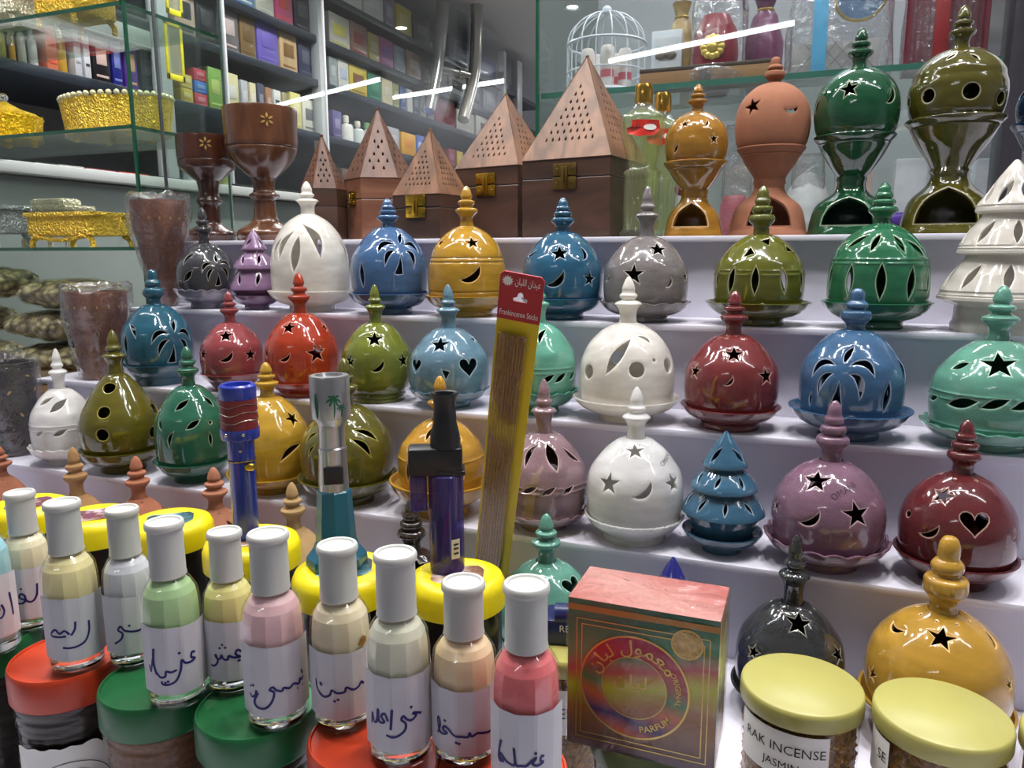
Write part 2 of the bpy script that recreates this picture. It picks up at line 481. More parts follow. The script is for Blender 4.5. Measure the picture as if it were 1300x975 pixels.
class Revolve:
    def __init__(s, prof):
        P = np.array(prof, float); s.P = P
        d = np.hypot(np.diff(P[:, 0]), np.diff(P[:, 1])); s.L = np.concatenate([[0], np.cumsum(d)])
        t = np.gradient(P, s.L, axis=0); t /= np.linalg.norm(t, axis=1)[:, None] + 1e-12
        s.T = t
    def at(s, v):
        return np.interp(v, s.L, s.P[:, 0]), np.interp(v, s.L, s.P[:, 1])
    def nrm(s, v):
        tr = np.interp(v, s.L, s.T[:, 0]); tz = np.interp(v, s.L, s.T[:, 1]); l = math.hypot(tr, tz) + 1e-12
        return tz / l, -tr / l          # outward for profile running upward
    def v_of_z(s, z): return float(np.interp(z, s.P[:, 1], s.L)) if s.P[-1, 1] > s.P[0, 1] else float(np.interp(-z, -s.P[:, 1], s.L))
    def shell(s, holes, thick, bevel, nu=72, nv=26, extra=()):
        Rm = s.P[:, 0].max(); L = s.L[-1]
        us = np.linspace(-PI, PI, nu + 1) * Rm
        vs_ = sorted(set(list(np.round(np.linspace(0, L, nv + 1), 6)) + [round(float(e), 6) for e in extra]))
        vv = [vs_[0]]
        for q in vs_[1:]:
            if q - vv[-1] > L * .004: vv.append(q)
        vv[-1] = L
        H = []
        for (a, v, poly) in holes:
            out = []
            for (x, y) in poly:
                v2 = v + y; r, _ = s.at(min(max(v2, 0), L)); out.append(((a + x / max(r, Rm * .16)) * Rm, v2))
            H.append(out)
        def mapf(u, v, d):
            r, z = s.at(v); nr, nz = s.nrm(v); r -= nr * d; z -= nz * d; r = max(r, .0006)
            a = u / Rm
            return (r * math.sin(a), -r * math.cos(a), z)
        return shell(mapf, us, vv, H, thick, bevel, periodic=True)
# ---------------------------------------------------------------- stepped display stand
H = .11
TREAD = .9214 * H
Y1 = 9.578 * H
ZT = {k: CZ + .2014 * H - (k - 1) * H for k in range(1, 6)}      # tread heights, 1 = top
YF = {k: Y1 - (k - 1) * TREAD for k in range(1, 6)}              # front edges
ZC = ZT[5]                                                       # counter
XL, XR = -1.02, 1.3
UND = .018
M_step = plain('white_laminate', (214, 212, 226), .38, var=.04, scale=6, spec=.4)
M_edge = plain('laminate_edge', (196, 194, 206), .35, var=.05)
M_floor = plain('grey_floor_tile', (150, 148, 146), .3)
M_wall = plain('off_white_wall', (205, 205, 210), .6, var=.03)
M_ceil = plain('white_ceiling', (225, 225, 225), .8, var=.02)
STEP_SAYS = {1: 'top white step of the stepped stand, carrying boxes and tall burners', 2: 'white step just below the wooden boxes and tall burners',
             3: 'middle white step with the orange-red burner and roped blue saucer', 4: 'lowest white step just above the counter, with the mauve burner'}
for k in (1, 2, 3, 4):
    xl = {1: XL - .085, 2: XL - .04, 3: XL - .14, 4: XL - .34}[k]
    yb = YF[k] + TREAD + UND if k > 1 else 1.37
    st = thing('display_step', (xl, YF[k], ZT[k] - H), 0, STEP_SAYS[k], 'display step', 'white steps of the display stand')
    MB().rbox(0, XR - xl, 0, yb - YF[k], H - .008, H, .0012).build('tread', M_step, st)
    MB().box(0, XR - xl, UND, UND + .01, 0, H - .008).build('riser', M_step, st)
    MB().box(0, .012, UND + .01, yb - YF[k], 0, H - .008).build('side_panel', M_step, st)
    if k == 1:
        MB().box(0, XR - xl, yb - YF[k] - .012, yb - YF[k], -.33, H - .008).build('back_panel', M_step, st)
shop_counter = thing('shop_counter', (0, .5, 0), 0, 'white laminate shop counter in front of the stepped stand', 'counter')
MB().rbox(-2.0, XR + .3, -.36, 1.40 - .5, ZC - .03, ZC, .003).build('worktop', M_step, shop_counter)
MB().box(-1.98, XR + .28, -.32, 1.39 - .5, 0, ZC - .03).build('front_panel', M_step, shop_counter)

# room
struct(MB().box(-2.45, 2.6, -3.5, 6.2, -.05, 0).build('floor', M_floor))
struct(MB().box(-2.45, 2.6, -3.5, 6.2, CEIL + .06, CEIL + .11).build('ceiling', M_ceil))
struct(MB().box(-2.5, -2.45, -3.5, 6.2, 0, CEIL + .06).build('wall_left', M_wall))
struct(MB().box(-2.45, 2.6, 6.2, 6.25, 0, CEIL + .06).build('wall_back', M_wall))
struct(MB().box(2.6, 2.65, -3.5, 6.2, 0, CEIL + .06).build('wall_right', M_wall))
M_tube = emit('lit_tube', (.93, .96, 1), 20)
M_lampwhite = plain('lamp_white_plastic', (230, 230, 230), .4)
def tube_lamp(x, y, hl, ang, watts, glow=None, z=CEIL, grp='fluorescent tube lamps on the ceiling'):
    t = thing('tube_lamp', (x, y, z), ang, 'white fluorescent tube lamp under the shop ceiling; those by cabinet and showcase are added', 'lamp', grp)
    MB().rbox(-hl - .02, hl + .02, -.025, .025, .015, .06, .004).build('lamp_housing', M_lampwhite, t)
    MB().tube([(-hl, 0, 0), (hl, 0, 0)], .014, 12).build('glowing_tube', M_tube if glow is None else glow, t)
    for s in (-1, 1): MB().rbox(s * hl - .01, s * hl + .01, -.018, .018, -.018, .03, .003).build('end_cap', M_lampwhite, t)
    if watts:
        o = area('tube_light', (x, y, z - .03), 2 * hl, .04, watts, (.96, .97, 1.0), (0, 0, ang))
    return t
for a in TUBES: tube_lamp(*a)
M_led = emit('lit_led', (1, .97, .92), 60)
for (x, y, w_) in [q + (DOWN_W,) for q in DOWN] + [q + (DOWN_ADDED_W,) for q in DOWN_ADDED]:
    t = thing('ceiling_downlight', (x, y, CEIL + .055), 0, 'small round downlight in the shop ceiling; far ones by the wall cabinet are added', 'lamp', 'round downlights in the ceiling')
    MB().lathe([(.045, -.012), (.045, .004), (.03, .004), (.03, -.008)], 24, cap0=False, cap1=False).build('trim_ring', M_lampwhite, t)
    MB().lathe([(.029, -.006), (.029, 0)], 20).build('led_disc', M_led, t)
    o = area('downlight_light', (x, y, CEIL + .03), .06, 0, w_, (1, .965, .92), shape='DISK')
    o.data.spread = math.radians(120)

# ---------------------------------------------------------------- pierced incense burners
ZOOM = {'z3': (680, 0, 3.047), 'z4': (980, 0, 3.047), 'z5': (0, 230, 3.361), 'z6': (200, 230, 3.361), 'z7': (520, 230, 3.361), 'z8': (860, 230, 2.786), 'a1': (0, 420, 3.7515),
        'a2': (250, 430, 3.361), 'a3': (490, 330, 2.377), 'a4': (700, 470, 3.75), 'a5': (940, 500, 3.483), 'c2': (920, 660, 3.095), 'k1': (0, 440, 4.333), 'k2': (1100, 380, 4.06), 'px': (0, 0, 1)}
DOME = {'round': [(.925, 0), (.97, .07), (.995, .2), (1, .33), (.985, .47), (.92, .61), (.77, .74), (.62, .85), (.46, .93), (.34, .978), (.25, .992), (.21, 1)],
        'bell': [(.97, 0), (1, .14), (.995, .34), (.95, .53), (.81, .72), (.57, .88), (.32, .97), (.2, 1)],
        'pear': [(.88, 0), (.96, .1), (1, .27), (.955, .45), (.80, .62), (.58, .79), (.36, .93), (.25, .985), (.2, 1)],
        'squat': [(.9, 0), (.965, .08), (1, .27), (.985, .43), (.91, .60), (.75, .76), (.56, .88), (.38, .95), (.26, .985), (.21, 1)],
        'cone': [(.95, 0), (1, .2), (.9, .45), (.68, .7), (.45, .88), (.28, .97), (.2, 1)]}
FIN = {'std': [(.64, -.02), (.62, .03), (.56, .12), (.62, .24), (.97, .345), (1, .385), (.97, .42), (.60, .47), (.56, .50), (.60, .52), (.74, .555), (.76, .59), (.72, .625), (.46, .655), (.44, .68), (.52, .72), (.50, .78), (.36, .90), (.16, .98), (.04, 1)],
       'ringed': [(.64, -.02), (.6, .08), (.64, .18), (.95, .28), (1, .33), (.9, .40), (.62, .43), (.74, .47), (.80, .53), (.72, .58), (.50, .60), (.58, .64), (.60, .70), (.5, .74), (.46, .78), (.40, .88), (.18, .98), (.04, 1)],
       'slim': [(.66, -.02), (.60, .1), (.64, .25), (.84, .36), (1, .40), (.84, .45), (.50, .49), (.5, .52), (.62, .55), (.64, .60), (.5, .64), (.46, .70), (.46, .76), (.30, .90), (.12, .985), (.03, 1)],
       'round': [(.68, -.02), (.62, .08), (.7, .16), (.98, .26), (1, .36), (.94, .44), (.62, .48), (.6, .51), (.72, .55), (.74, .62), (.6, .68), (.5, .71), (.5, .78), (.46, .90), (.28, .985), (.05, 1)]}
SAUC = [(.50, 0), (.51, .05), (.495, .26), (.54, .31), (.70, .40), (.84, .56), (.93, .75), (.985, .93), (1.0, .97), (.995, 1.0), (.955, 1.0), (.925, .92), (.90, .865)]
def burner(k, color, label, cx, tip, neck, rim, dome_w, sauc_w, zoom='px', holes=(), shape='round', fin='std', rf=.29, scallop=0, sauc_rgb=None, speck=0, grooves=(), ring=(), vents=6,
           yoff=None, matte=False, base_z=None, foot=.52, name='incense_burner', key=None, edge_t=.28, lean=0, text=None, edge_pale=(228, 220, 200), group=None):
    zb = ZT[k] if base_z is None else base_z
    # place on the tread
    ymid = (neck + rim) / 2
    Y = YF[k] + .40 * TREAD if yoff is None else yoff
    P = onY(cx, ymid, Y); s = depth(P) / F_PX; sw = s * cosw(cx); R = sauc_w / 2 * sw
    X = P[0]
    zt, zn, zr = (onY(cx, y, Y)[2] for y in (tip, neck, rim))
    zr = max(zr, zb + .012); Rd = dome_w / 2 * sw; rz = face_cam(X, Y)
    hs = zr - zb
    key = key or ''.join('%02x' % c for c in color)
    M = plain('terracotta_' + key, dull(color), .85, var=.10, scale=60, spec=.2) if matte else ceramic(key, color, speck)
    ME = M if matte else ceramic_edge(key, color, t=edge_t, pale=edge_pale)
    root = thing(name, (X, Y, zb), rz, label, 'incense burner', group or 'pierced clay incense burners')
    zd0 = hs * .85; zd1 = zn - zb
    prof = catmull([(r * Rd, zd0 + (zd1 - zd0) * z) for r, z in DOME[shape]], 8)
    if grooves:
        P2 = []
        for (r, z) in prof:
            f = (z - zd0) / (zd1 - zd0); P2.append((r, z))
        # insert grooves / ridges as tight dips in the profile
        fs = np.array([(z - zd0) / (zd1 - zd0) for r, z in prof]); rs = np.array([r for r, z in prof])
        ff = sorted(set(list(fs) + [g + d for g, _ in grooves for d in (-.022, -.012, -.006, 0, .006, .012, .022)]))
        out = []
        for f in ff:
            if f < 0 or f > 1: continue
            r = float(np.interp(f, fs, rs)); dz = 0
            for g, a in grooves:
                x = (f - g) / .011; r += a * Rd * math.exp(-x * x)
            out.append((r, zd0 + (zd1 - zd0) * f))
        prof = out
    rv = Revolve(prof)
    hl = []
    zx, zy, zs = ZOOM[zoom]
    cr, sr = math.cos(-rz), math.sin(-rz)
    def hit(px, py):
        d = ray(px, py); o = np.array([0 - X, 0 - Y, CZ - zb])
        d = np.array([d[0] * cr - d[1] * sr, d[0] * sr + d[1] * cr, d[2]]); o = np.array([o[0] * cr - o[1] * sr, o[0] * sr + o[1] * cr, o[2]])
        t = np.linspace((Y - 1.6 * Rd) / ray(px, py)[1], (Y + .6 * Rd) / ray(px, py)[1], 500)
        q = o[None] + d[None] * t[:, None]
        rr = np.interp(q[:, 2], rv.P[:, 1], rv.P[:, 0], left=0, right=0)
        dd = np.hypot(q[:, 0], q[:, 1]) - rr
        i = np.where(dd <= 0)[0]
        i = i[0] if len(i) else int(np.argmin(dd))
        z = min(max(q[i, 2], rv.P[0, 1]), rv.P[-1, 1])
        return math.atan2(q[i, 0], -q[i, 1]), rv.v_of_z(z)
    for h in holes:
        kind, hx, hy, hs_ = h[:4]; rot = h[4] if len(h) > 4 else 0; asp = h[5] if len(h) > 5 else 1.0
        a, v = hit(zx + hx / zs, zy + hy / zs)
        sz = hs_ / zs * (s + sw) / 2 * HK.get(kind, 1.1)
        polys = PALM if kind == 'palm' else [SHAPES[kind]]
        for pl in polys: hl.append((a, v, xform(pl, sz, rot, asp)))
        if abs(a) < .9:
            for pl in polys: hl.append((a + PI - (2 * PI if a > 0 else 0), v, xform(pl, sz, rot, asp)))
    for (kind, fz, n, size, rot, ph) in ring:
        v = rv.v_of_z(zd0 + (zd1 - zd0) * fz)
        for i in range(n):
            a = 2 * PI * (i + ph) / n - PI
            hl.append((a, v, xform(SHAPES[kind], size * Rd, rot)))
    for i in range(vents):
        a = 2 * PI * (i + .5) / vents - PI + .2
        hl.append((a, rv.v_of_z(zd0 + (zd1 - zd0) * .962), xform(SHAPES['circle'], .032 * Rd, 0)))
    extra = [rv.v_of_z(zd0 + (zd1 - zd0) * (g + d)) for g, _ in grooves for d in (-.022, -.012, -.006, 0, .006, .012, .022)]
    body = rv.shell(hl, max(.0035, .07 * Rd), .022 * Rd, extra=extra).build('dome', [M, ME], root, ang=40)
    hf = zt - zn
    fp = [(r * rf * Rd, zd1 + hf * z) for r, z in FIN[fin]]
    fp2 = catmull(fp, 3)
    MB().lathe(fp2, 28, cap0=False).build('finial', M, body, ang=60)
    MS = M if sauc_rgb is None else ceramic(key + '_dish', sauc_rgb, 0)
    if sauc_w:
        R = sauc_w / 2 * sw
        sp = [(r * R if i < 6 or True else r, z * hs) for i, (r, z) in enumerate(SAUC)]
        sp = [((r / .50 * foot if i < 3 else r), z) for i, (r, z) in enumerate(sp)]
        sp[3] = (max(sp[3][0], sp[2][0] * 1.04), sp[3][1]); sp[4] = (max(sp[4][0], sp[3][0] * 1.05), sp[4][1])
        sp += [(min(Rd * .80, R * .8), hs * .84), (Rd * .4, hs * .83), (.002, hs * .83)]
        if scallop:
            n_ = scallop
            def wave(r, z, a):
                t = max(0, (z / hs - .7) / .3); t = min(t, 1) if r > R * .94 else 0
                return r * (1 + .012 * t * min(1, 22 / n_) * math.cos(n_ * a)), z + t * hs * .10 * min(1, 22 / n_) * abs(math.cos(n_ * a / 2)) - t * hs * .03
            MB().lathe(sp, 120, wave=wave).build('saucer', MS, root, ang=50)
        else:
            MB().lathe(sp, 56).build('saucer', MS, root, ang=50)
    if text:
        body_s, px, py, size, rot = text
        a0, v0 = hit(zx + px / zs, zy + py / zs)
        vts, fcs = text_geo(body_s, size / zs * s)
        c, sn = math.cos(math.radians(rot)), math.sin(math.radians(rot)); Q = []
        for (x, y) in vts:
            x2, y2 = x * c - y * sn, x * sn + y * c
            r, z = rv.at(v0 + y2); nr, nz = rv.nrm(v0 + y2); a = a0 + x2 / r
            r += nr * .0004; Q.append((r * math.sin(a), -r * math.cos(a), z + nz * .0004))
        t = MB().add(Q, fcs); t.build('stamped_word', ceramic_edge(key + 'ink', tuple(int(c * .55) for c in color), t=.0), body, smooth=False, recalc=False)
    return root
def text_geo(s, size, bold=.0, align='CENTER'):
    c = bpy.data.curves.new('lettering', 'FONT'); c.body = s; c.size = 1; c.resolution_u = 2; c.align_x = align; c.align_y = 'CENTER'; c.offset = bold
    o = bpy.data.objects.new('lettering', c); COL.objects.link(o)
    dg = bpy.context.evaluated_depsgraph_get(); dg.update()
    me = o.evaluated_get(dg).to_mesh()
    v = [(p.co.x * size, p.co.y * size) for p in me.vertices]; f = [tuple(q.vertices) for q in me.polygons]
    o.evaluated_get(dg).to_mesh_clear(); bpy.data.objects.remove(o); bpy.data.curves.remove(c)
    return v, f
HK = {'star': 1.16, 'moon': 1.14, 'circle': 1.03, 'heart': 1.08, 'palm': .98, 'leaf': 1.12, 'thin': 1.1, 'bend': 1.12}
WHITE = (226, 224, 226); OLIVE = (112, 104, 22); TEAL = (34, 98, 132)

# second step
burner(2, (62, 62, 68), 'charcoal grey incense burner with palm leaf cut-outs on a pale lilac scalloped saucer', 261, 263, 309, 367, 78, 86, 'z5',
       [('palm', 925, 365, 62, 8), ('bend', 805, 330, 36, 60), ('leaf', 800, 405, 34, 48)], 'round', sauc_rgb=(150, 146, 164), scallop=18)
burner(2, (228, 224, 218), 'large white incense burner with long flame-shaped slits beside the lilac tree burner', 393, 230, 272, 368, 101, 112, 'z6',
       [('thin', 588, 310, 78, 84), ('bend', 655, 250, 84, -68), ('bend', 740, 300, 82, -66), ('bend', 800, 300, 60, -66), ('bend', 545, 275, 70, 68), ('bend', 508, 290, 52, 70)], 'bell', 'slim', vents=0, edge_t=.1)
burner(2, (62, 104, 158), 'cobalt blue incense burner with palm cut-outs standing before the hexagonal wooden boxes', 494, 252, 288, 371, 98, 108, 'z6',
       [('palm', 1032, 285, 88, 0), ('bend', 925, 310, 50, 60), ('thin', 872, 400, 52, 95)], 'round', 'ringed')
burner(2, (204, 148, 26), 'mustard yellow incense burner with one star and one crescent below the grooved band', 593, 236, 287, 374, 100, 109, 'z7',
       [('star', 268, 262, 32, 5), ('moon', 268, 405, 48, 35), ('star', 130, 262, 26, 0)], 'bell', 'std', grooves=((.50, -.018), (.56, -.018), (.10, -.02)), foot=.6)
burner(2, (36, 100, 140), 'dark blue incense burner with stars and crescents beside the mustard burner', 714, 251, 294, 377, 102, 106, 'z7',
       [('star', 640, 308, 40, 5), ('star', 768, 418, 34, -8), ('moon', 630, 425, 44, 40), ('moon', 745, 310, 32, 75), ('moon', 520, 310, 30, 30)], 'round', 'ringed', speck=.12)
burner(2, (140, 132, 132), 'grey stone-glazed incense burner with stars and a crescent on a wavy saucer', 820, 236, 300, 383, 108, 116, 'z7',
       [('star', 1060, 290, 40, -8), ('star', 955, 398, 46, 0), ('moon', 1110, 435, 24, 60), ('star', 885, 290, 22, 0), ('star', 1178, 408, 26, 0), ('moon', 845, 415, 20, 40)], 'round', 'slim', scallop=16, speck=.22)
burner(2, (104, 106, 24), 'olive green incense burner with upright slits under the terracotta tall burner', 964, 236, 298, 382, 117, 138, 'z8',
       [('thin', 190, 350, 50, 82), ('thin', 275, 350, 52, 90), ('thin', 377, 352, 48, 97), ('thin', 440, 350, 38, 95), ('thin', 140, 345, 34, 80), ('tri', 248, 250, 26, 20), ('tri', 322, 212, 24, 200), ('tri', 400, 245, 26, 130), ('tri', 190, 225, 24, 30)], 'round', 'ringed', grooves=((.44, .012), (.50, .012)), foot=.50)
burner(2, (38, 120, 78), 'emerald green incense burner with two rows of upright slits beside the tall white tree burner', 1116, 232, 284, 382, 133, 147, 'z8',
       [('thin', 608, 350, 58, 88), ('thin', 720, 355, 66, 90), ('thin', 828, 362, 60, 84), ('thin', 540, 335, 46, 88), ('thin', 888, 360, 40, 90), ('thin', 700, 215, 44, 75), ('thin', 788, 220, 44, 105), ('thin', 635, 212, 46, 48), ('thin', 848, 235, 48, 130), ('thin', 585, 225, 30, 40)], 'bell', 'ringed', grooves=((.52, .014), (.57, .014)), foot=.50, speck=.1)
# third step
burner(3, (30, 92, 118), 'deep teal incense burner with palm cut-outs between the wrapped cup and the pink star burner', 199, 342, 386, 459, 95, 98, 'z5',
       [('palm', 740, 665, 86, 0), ('bend', 560, 640, 42, -50), ('thin', 535, 700, 46, 95)], 'round', 'round', foot=.66, vents=8)
burner(3, (160, 62, 66), 'dusty pink-red incense burner with stars and crescent beside the orange-red burner', 294, 370, 409, 471, 82, 84, 'z6',
       [('star', 290, 660, 32, 5), ('star', 398, 740, 30, -5), ('moon', 298, 755, 32, 35), ('star', 192, 740, 28, 0), ('star', 410, 650, 20, 0)], 'round', 'std', foot=.68)
burner(3, (188, 52, 20), 'bright orange-red incense burner with two stars and a crescent', 383, 346, 397, 480, 96, 98, 'z6',
       [('star', 558, 625, 34, 5), ('star', 678, 735, 42, 5), ('moon', 545, 757, 28, 30), ('star', 715, 622, 26, 10), ('star', 462, 735, 26, 0)], 'round', 'std', foot=.66)
burner(3, (118, 128, 34), 'moss green incense burner with one big star and small crescent on a deep saucer', 478, 361, 409, 486, 90, 84, 'z6',
       [('star', 925, 675, 38, 0), ('star', 822, 768, 32, 0), ('moon', 945, 795, 32, 40), ('star', 1050, 765, 34, 0)], 'round', 'slim', foot=.8)
burner(3, (104, 146, 172), 'pale grey-blue incense burner with a star above two hearts', 570, 361, 416, 492, 102, 102, 'z7',
       [('star', 128, 698, 42, 5), ('heart', 255, 797, 44, 0), ('heart', 25, 790, 34, 0), ('tri', 148, 825, 26, 60), ('star', 272, 672, 24, 0)], 'round', 'slim', speck=.16, scallop=18)
burner(3, (96, 178, 152), 'mint green incense burner half hidden behind the frankincense stick packet', 684, 352, 409, 493, 95, 102, 'z7',
       [('bend', 572, 660, 44, 62), ('leaf', 645, 840, 34, 32), ('leaf', 695, 830, 30, 32), ('leaf', 590, 845, 34, 32)], 'round', 'slim', scallop=18, grooves=((.40, .012), (.34, .012)))
burner(3, (228, 224, 220), 'white incense burner with one tall leaf slit and round holes', 796, 351, 409, 502, 121, 138, 'z7',
       [('thin', 885, 745, 92, 62), ('circle', 970, 805, 36), ('circle', 1045, 763, 12), ('moon', 1003, 672, 32, 140), ('circle', 762, 812, 34), ('circle', 1105, 785, 34)], 'bell', 'slim', foot=.5, vents=5, edge_t=.1)
burner(3, (128, 44, 46), 'brick red incense burner with three stars and a small crescent on a plain red saucer', 929, 369, 424, 513, 121, 130, 'z8',
       [('star', 200, 613, 34, 0), ('star', 62, 672, 30, 0), ('star', 315, 690, 34, 0), ('moon', 185, 710, 22, 50), ('star', 325, 605, 18, 0)], 'round', 'std', foot=.60)
burner(3, (58, 104, 152), 'large blue incense burner with a palm tree cut-out on a roped blue saucer', 1082, 366, 418, 516, 137, 162, 'z8',
       [('palm', 577, 668, 102, 4), ('thin', 742, 765, 56, 82), ('leaf', 800, 668, 48, 95), ('thin', 470, 770, 30, 80)], 'round', 'round', foot=.50, scallop=60, vents=9, speck=.1)
burner(3, (98, 170, 146), 'large mint green incense burner with one big star above slanted slots', 1262, 362, 431, 538, 170, 190, 'z8',
       [('star', 1138, 650, 60, 5), ('fat', 1000, 652, 36, 35), ('leaf', 1005, 785, 58, 14), ('leaf', 1125, 790, 50, 25), ('leaf', 905, 765, 36, 20), ('leaf', 1230, 795, 50, 20)], 'round', 'std', scallop=18, speck=.14, grooves=((.36, .014), (.43, .014), (.07, .014)))
# fourth step
burner(4, (226, 224, 224), 'small white incense burner with slanted leaf slits next to the dark wrapped cup', 79, 443, 493, 563, 86, 96, 'k1',
       [('leaf', 320, 325, 60, 42), ('leaf', 250, 300, 46, 40), ('leaf', 330, 475, 44, 25), ('leaf', 215, 480, 34, 30), ('leaf', 200, 340, 40, 55)], 'round', 'slim', scallop=18, grooves=((.36, .016), (.44, .016)), vents=0, edge_t=.1)
burner(4, (104, 96, 14), 'olive onion-shaped incense burner with three round holes in a column', 151, 419, 474, 566, 109, 116, 'k1',
       [('circle', 598, 228, 36), ('circle', 570, 363, 37), ('circle', 562, 487, 37), ('circle', 447, 325, 34), ('circle', 852, 340, 38), ('circle', 845, 470, 34)], 'pear', 'slim', vents=6, edge_pale=(210, 200, 120))
burner(4, (38, 110, 82), 'glossy bottle green incense burner with scattered leaf slits', 243, 440, 489, 580, 97, 106, 'k1',
       [('leaf', 1000, 322, 48, 45), ('leaf', 1150, 300, 38, 110), ('leaf', 1062, 430, 46, 33), ('leaf', 880, 432, 36, -60), ('bend', 945, 515, 52, 72), ('thin', 1158, 508, 44, 92), ('circle', 1157, 417, 13)], 'round', 'std')
burner(4, (206, 156, 34), 'plain yellow incense burner with a star and curved slit behind the blue torch lighter', 342, 460, 503, 596, 106, 116, 'a2',
       [('star', 410, 340, 40, 10), ('bend', 405, 490, 60, 30), ('star', 312, 282, 12)], 'round', 'std', vents=4)
burner(4, (100, 94, 26), 'olive incense burner with curved palm slits behind the silver torch lighter', 440, 455, 514, 601, 119, 130, 'a2',
       [('bend', 722, 415, 58, -35), ('bend', 700, 468, 60, -48), ('bend', 490, 420, 40, 45), ('bend', 490, 480, 34, 60)], 'round', 'std', grooves=((.93, .012), (.97, .012)), edge_pale=(210, 200, 120))
burner(4, (206, 146, 34), 'yellow incense burner with narrow slits behind the black gas lighter', 560, 477, 532, 606, 110, 134, 'a3',
       [('thin', 128, 525, 26, 85), ('thin', 65, 640, 32, 88), ('thin', 230, 640, 32, 92), ('thin', 215, 525, 26, 100)], 'round', 'std', grooves=((.46, .014),))
burner(4, (158, 122, 134), 'dusty pink incense burner with swirling slits and a band of slanted leaves', 690, 481, 548, 643, 110, 114, 'a3',
       [('bend', 440, 590, 40, 75), ('leaf', 502, 595, 44, 100), ('bend', 562, 585, 36, 125), ('leaf', 490, 700, 26, 30), ('leaf', 550, 695, 24, 30), ('leaf', 432, 695, 26, 25)], 'round', 'slim', scallop=18, speck=.2, grooves=((.36, .016), (.42, .016), (.04, .016)))
burner(4, (222, 222, 226), 'white incense burner with stars and a crescent on a rope-edged white saucer', 806, 491, 555, 650, 123, 128, 'a4',
       [('star', 398, 385, 46, 5), ('star', 272, 540, 58, 5), ('star', 582, 538, 54, 5), ('moon', 445, 582, 54, 42), ('star', 240, 382, 26, 0)], 'round', 'slim', scallop=46, vents=7, edge_t=.1, foot=.62, text=('OMANI', 545, 425, 34, 20))
burner(4, (140, 98, 124), 'mauve incense burner stamped with a word between two stars on a scalloped saucer', 1052, 508, 583, 680, 148, 164, 'a5',
       [('star', 335, 385, 60, 10), ('star', 515, 535, 62, 5), ('moon', 312, 560, 50, 38), ('star', 158, 495, 32, 0), ('star', 600, 390, 36, -15)], 'squat', 'ringed', scallop=18, speck=.2, foot=.52, text=('OMANI', 458, 432, 38, 32))
burner(4, (112, 38, 42), 'dark red incense burner with a heart, crescent and star cut out', 1217, 532, 599, 700, 157, 166, 'a5',
       [('star', 895, 450, 50, -5), ('heart', 1038, 580, 62, 0), ('moon', 838, 615, 48, 35), ('star', 1185, 450, 40, -15), ('moon', 1215, 620, 26, 60), ('circle', 742, 530, 20)], 'squat', 'ringed', speck=.2, foot=.56)
# lowest row on the counter
YB = YF[5] + .44 * TREAD
burner(5, (176, 104, 74), 'unglazed terracotta incense burner peeking at the edge beside the dark wrapped cup', 5, 566, 604, 690, 108, 0, 'px', [('star', 50, 645, 11)], 'cone', 'std', matte=True, vents=5, yoff=YB, rf=.33)
burner(5, (186, 136, 84), 'unglazed tan incense burner rising in front of the olive onion-shaped burner', 102, 569, 628, 705, 104, 0, 'px', [('star', 120, 665, 11)], 'cone', 'std', matte=True, vents=5, yoff=YB, rf=.30)
burner(5, (190, 112, 80), 'unglazed terracotta incense burner with small cut-out in front of the bottle green burner', 180, 580, 632, 712, 106, 0, 'px', [('tri', 207, 645, 9, 10), ('star', 150, 660, 9)], 'cone', 'std', matte=True, vents=5, yoff=YB, rf=.30)
burner(5, (190, 118, 86), 'unglazed terracotta incense burner beside the blue torch lighter', 277, 594, 645, 725, 106, 0, 'px', [('moon', 292, 672, 12, 70)], 'cone', 'std', matte=True, vents=5, yoff=YB, rf=.31)
burner(5, (196, 156, 100), 'unglazed sand-coloured incense burner between the two torch lighters', 375, 613, 670, 745, 106, 0, 'px', [('star', 365, 690, 9)], 'cone', 'std', matte=True, vents=5, yoff=YB, rf=.29)
burner(5, (52, 40, 38), 'dark brown glossy incense burner behind the black gas lighter', 524, 635, 698, 775, 110, 116, 'px', [('star', 530, 720, 12)], 'round', 'ringed', yoff=YB, rf=.33)
burner(5, (98, 172, 150), 'mint green incense burner with a heart cut-out behind the pink lotion bottle', 693, 652, 711, 800, 124, 128, 'px',
       [('heart', 729, 746, 15, 0), ('star', 662, 748, 12)], 'squat', 'std', vents=9, yoff=YB, speck=.12)
burner(5, (56, 58, 60), 'black-grey speckled incense burner with a star behind the yellow-lidded incense jar', 1003, 678, 763, 868, 140, 150, 'c2',
       [('star', 290, 408, 52, -10), ('star', 112, 520, 34, 0), ('star', 448, 530, 40, 0), ('star', 420, 360, 20, 0)], 'round', 'slim', vents=12, yoff=YB, speck=.3)
burner(5, (206, 152, 40), 'biggest yellow incense burner with a star between two crescents behind the incense jars', 1192, 679, 773, 886, 194, 208, 'c2',
       [('star', 852, 465, 56, -5), ('moon', 672, 425, 44, 5), ('moon', 1050, 470, 40, 60), ('star', 578, 605, 38, 0), ('star', 1122, 650, 32, 0)], 'squat', 'round', vents=8, yoff=YB, rf=.30)

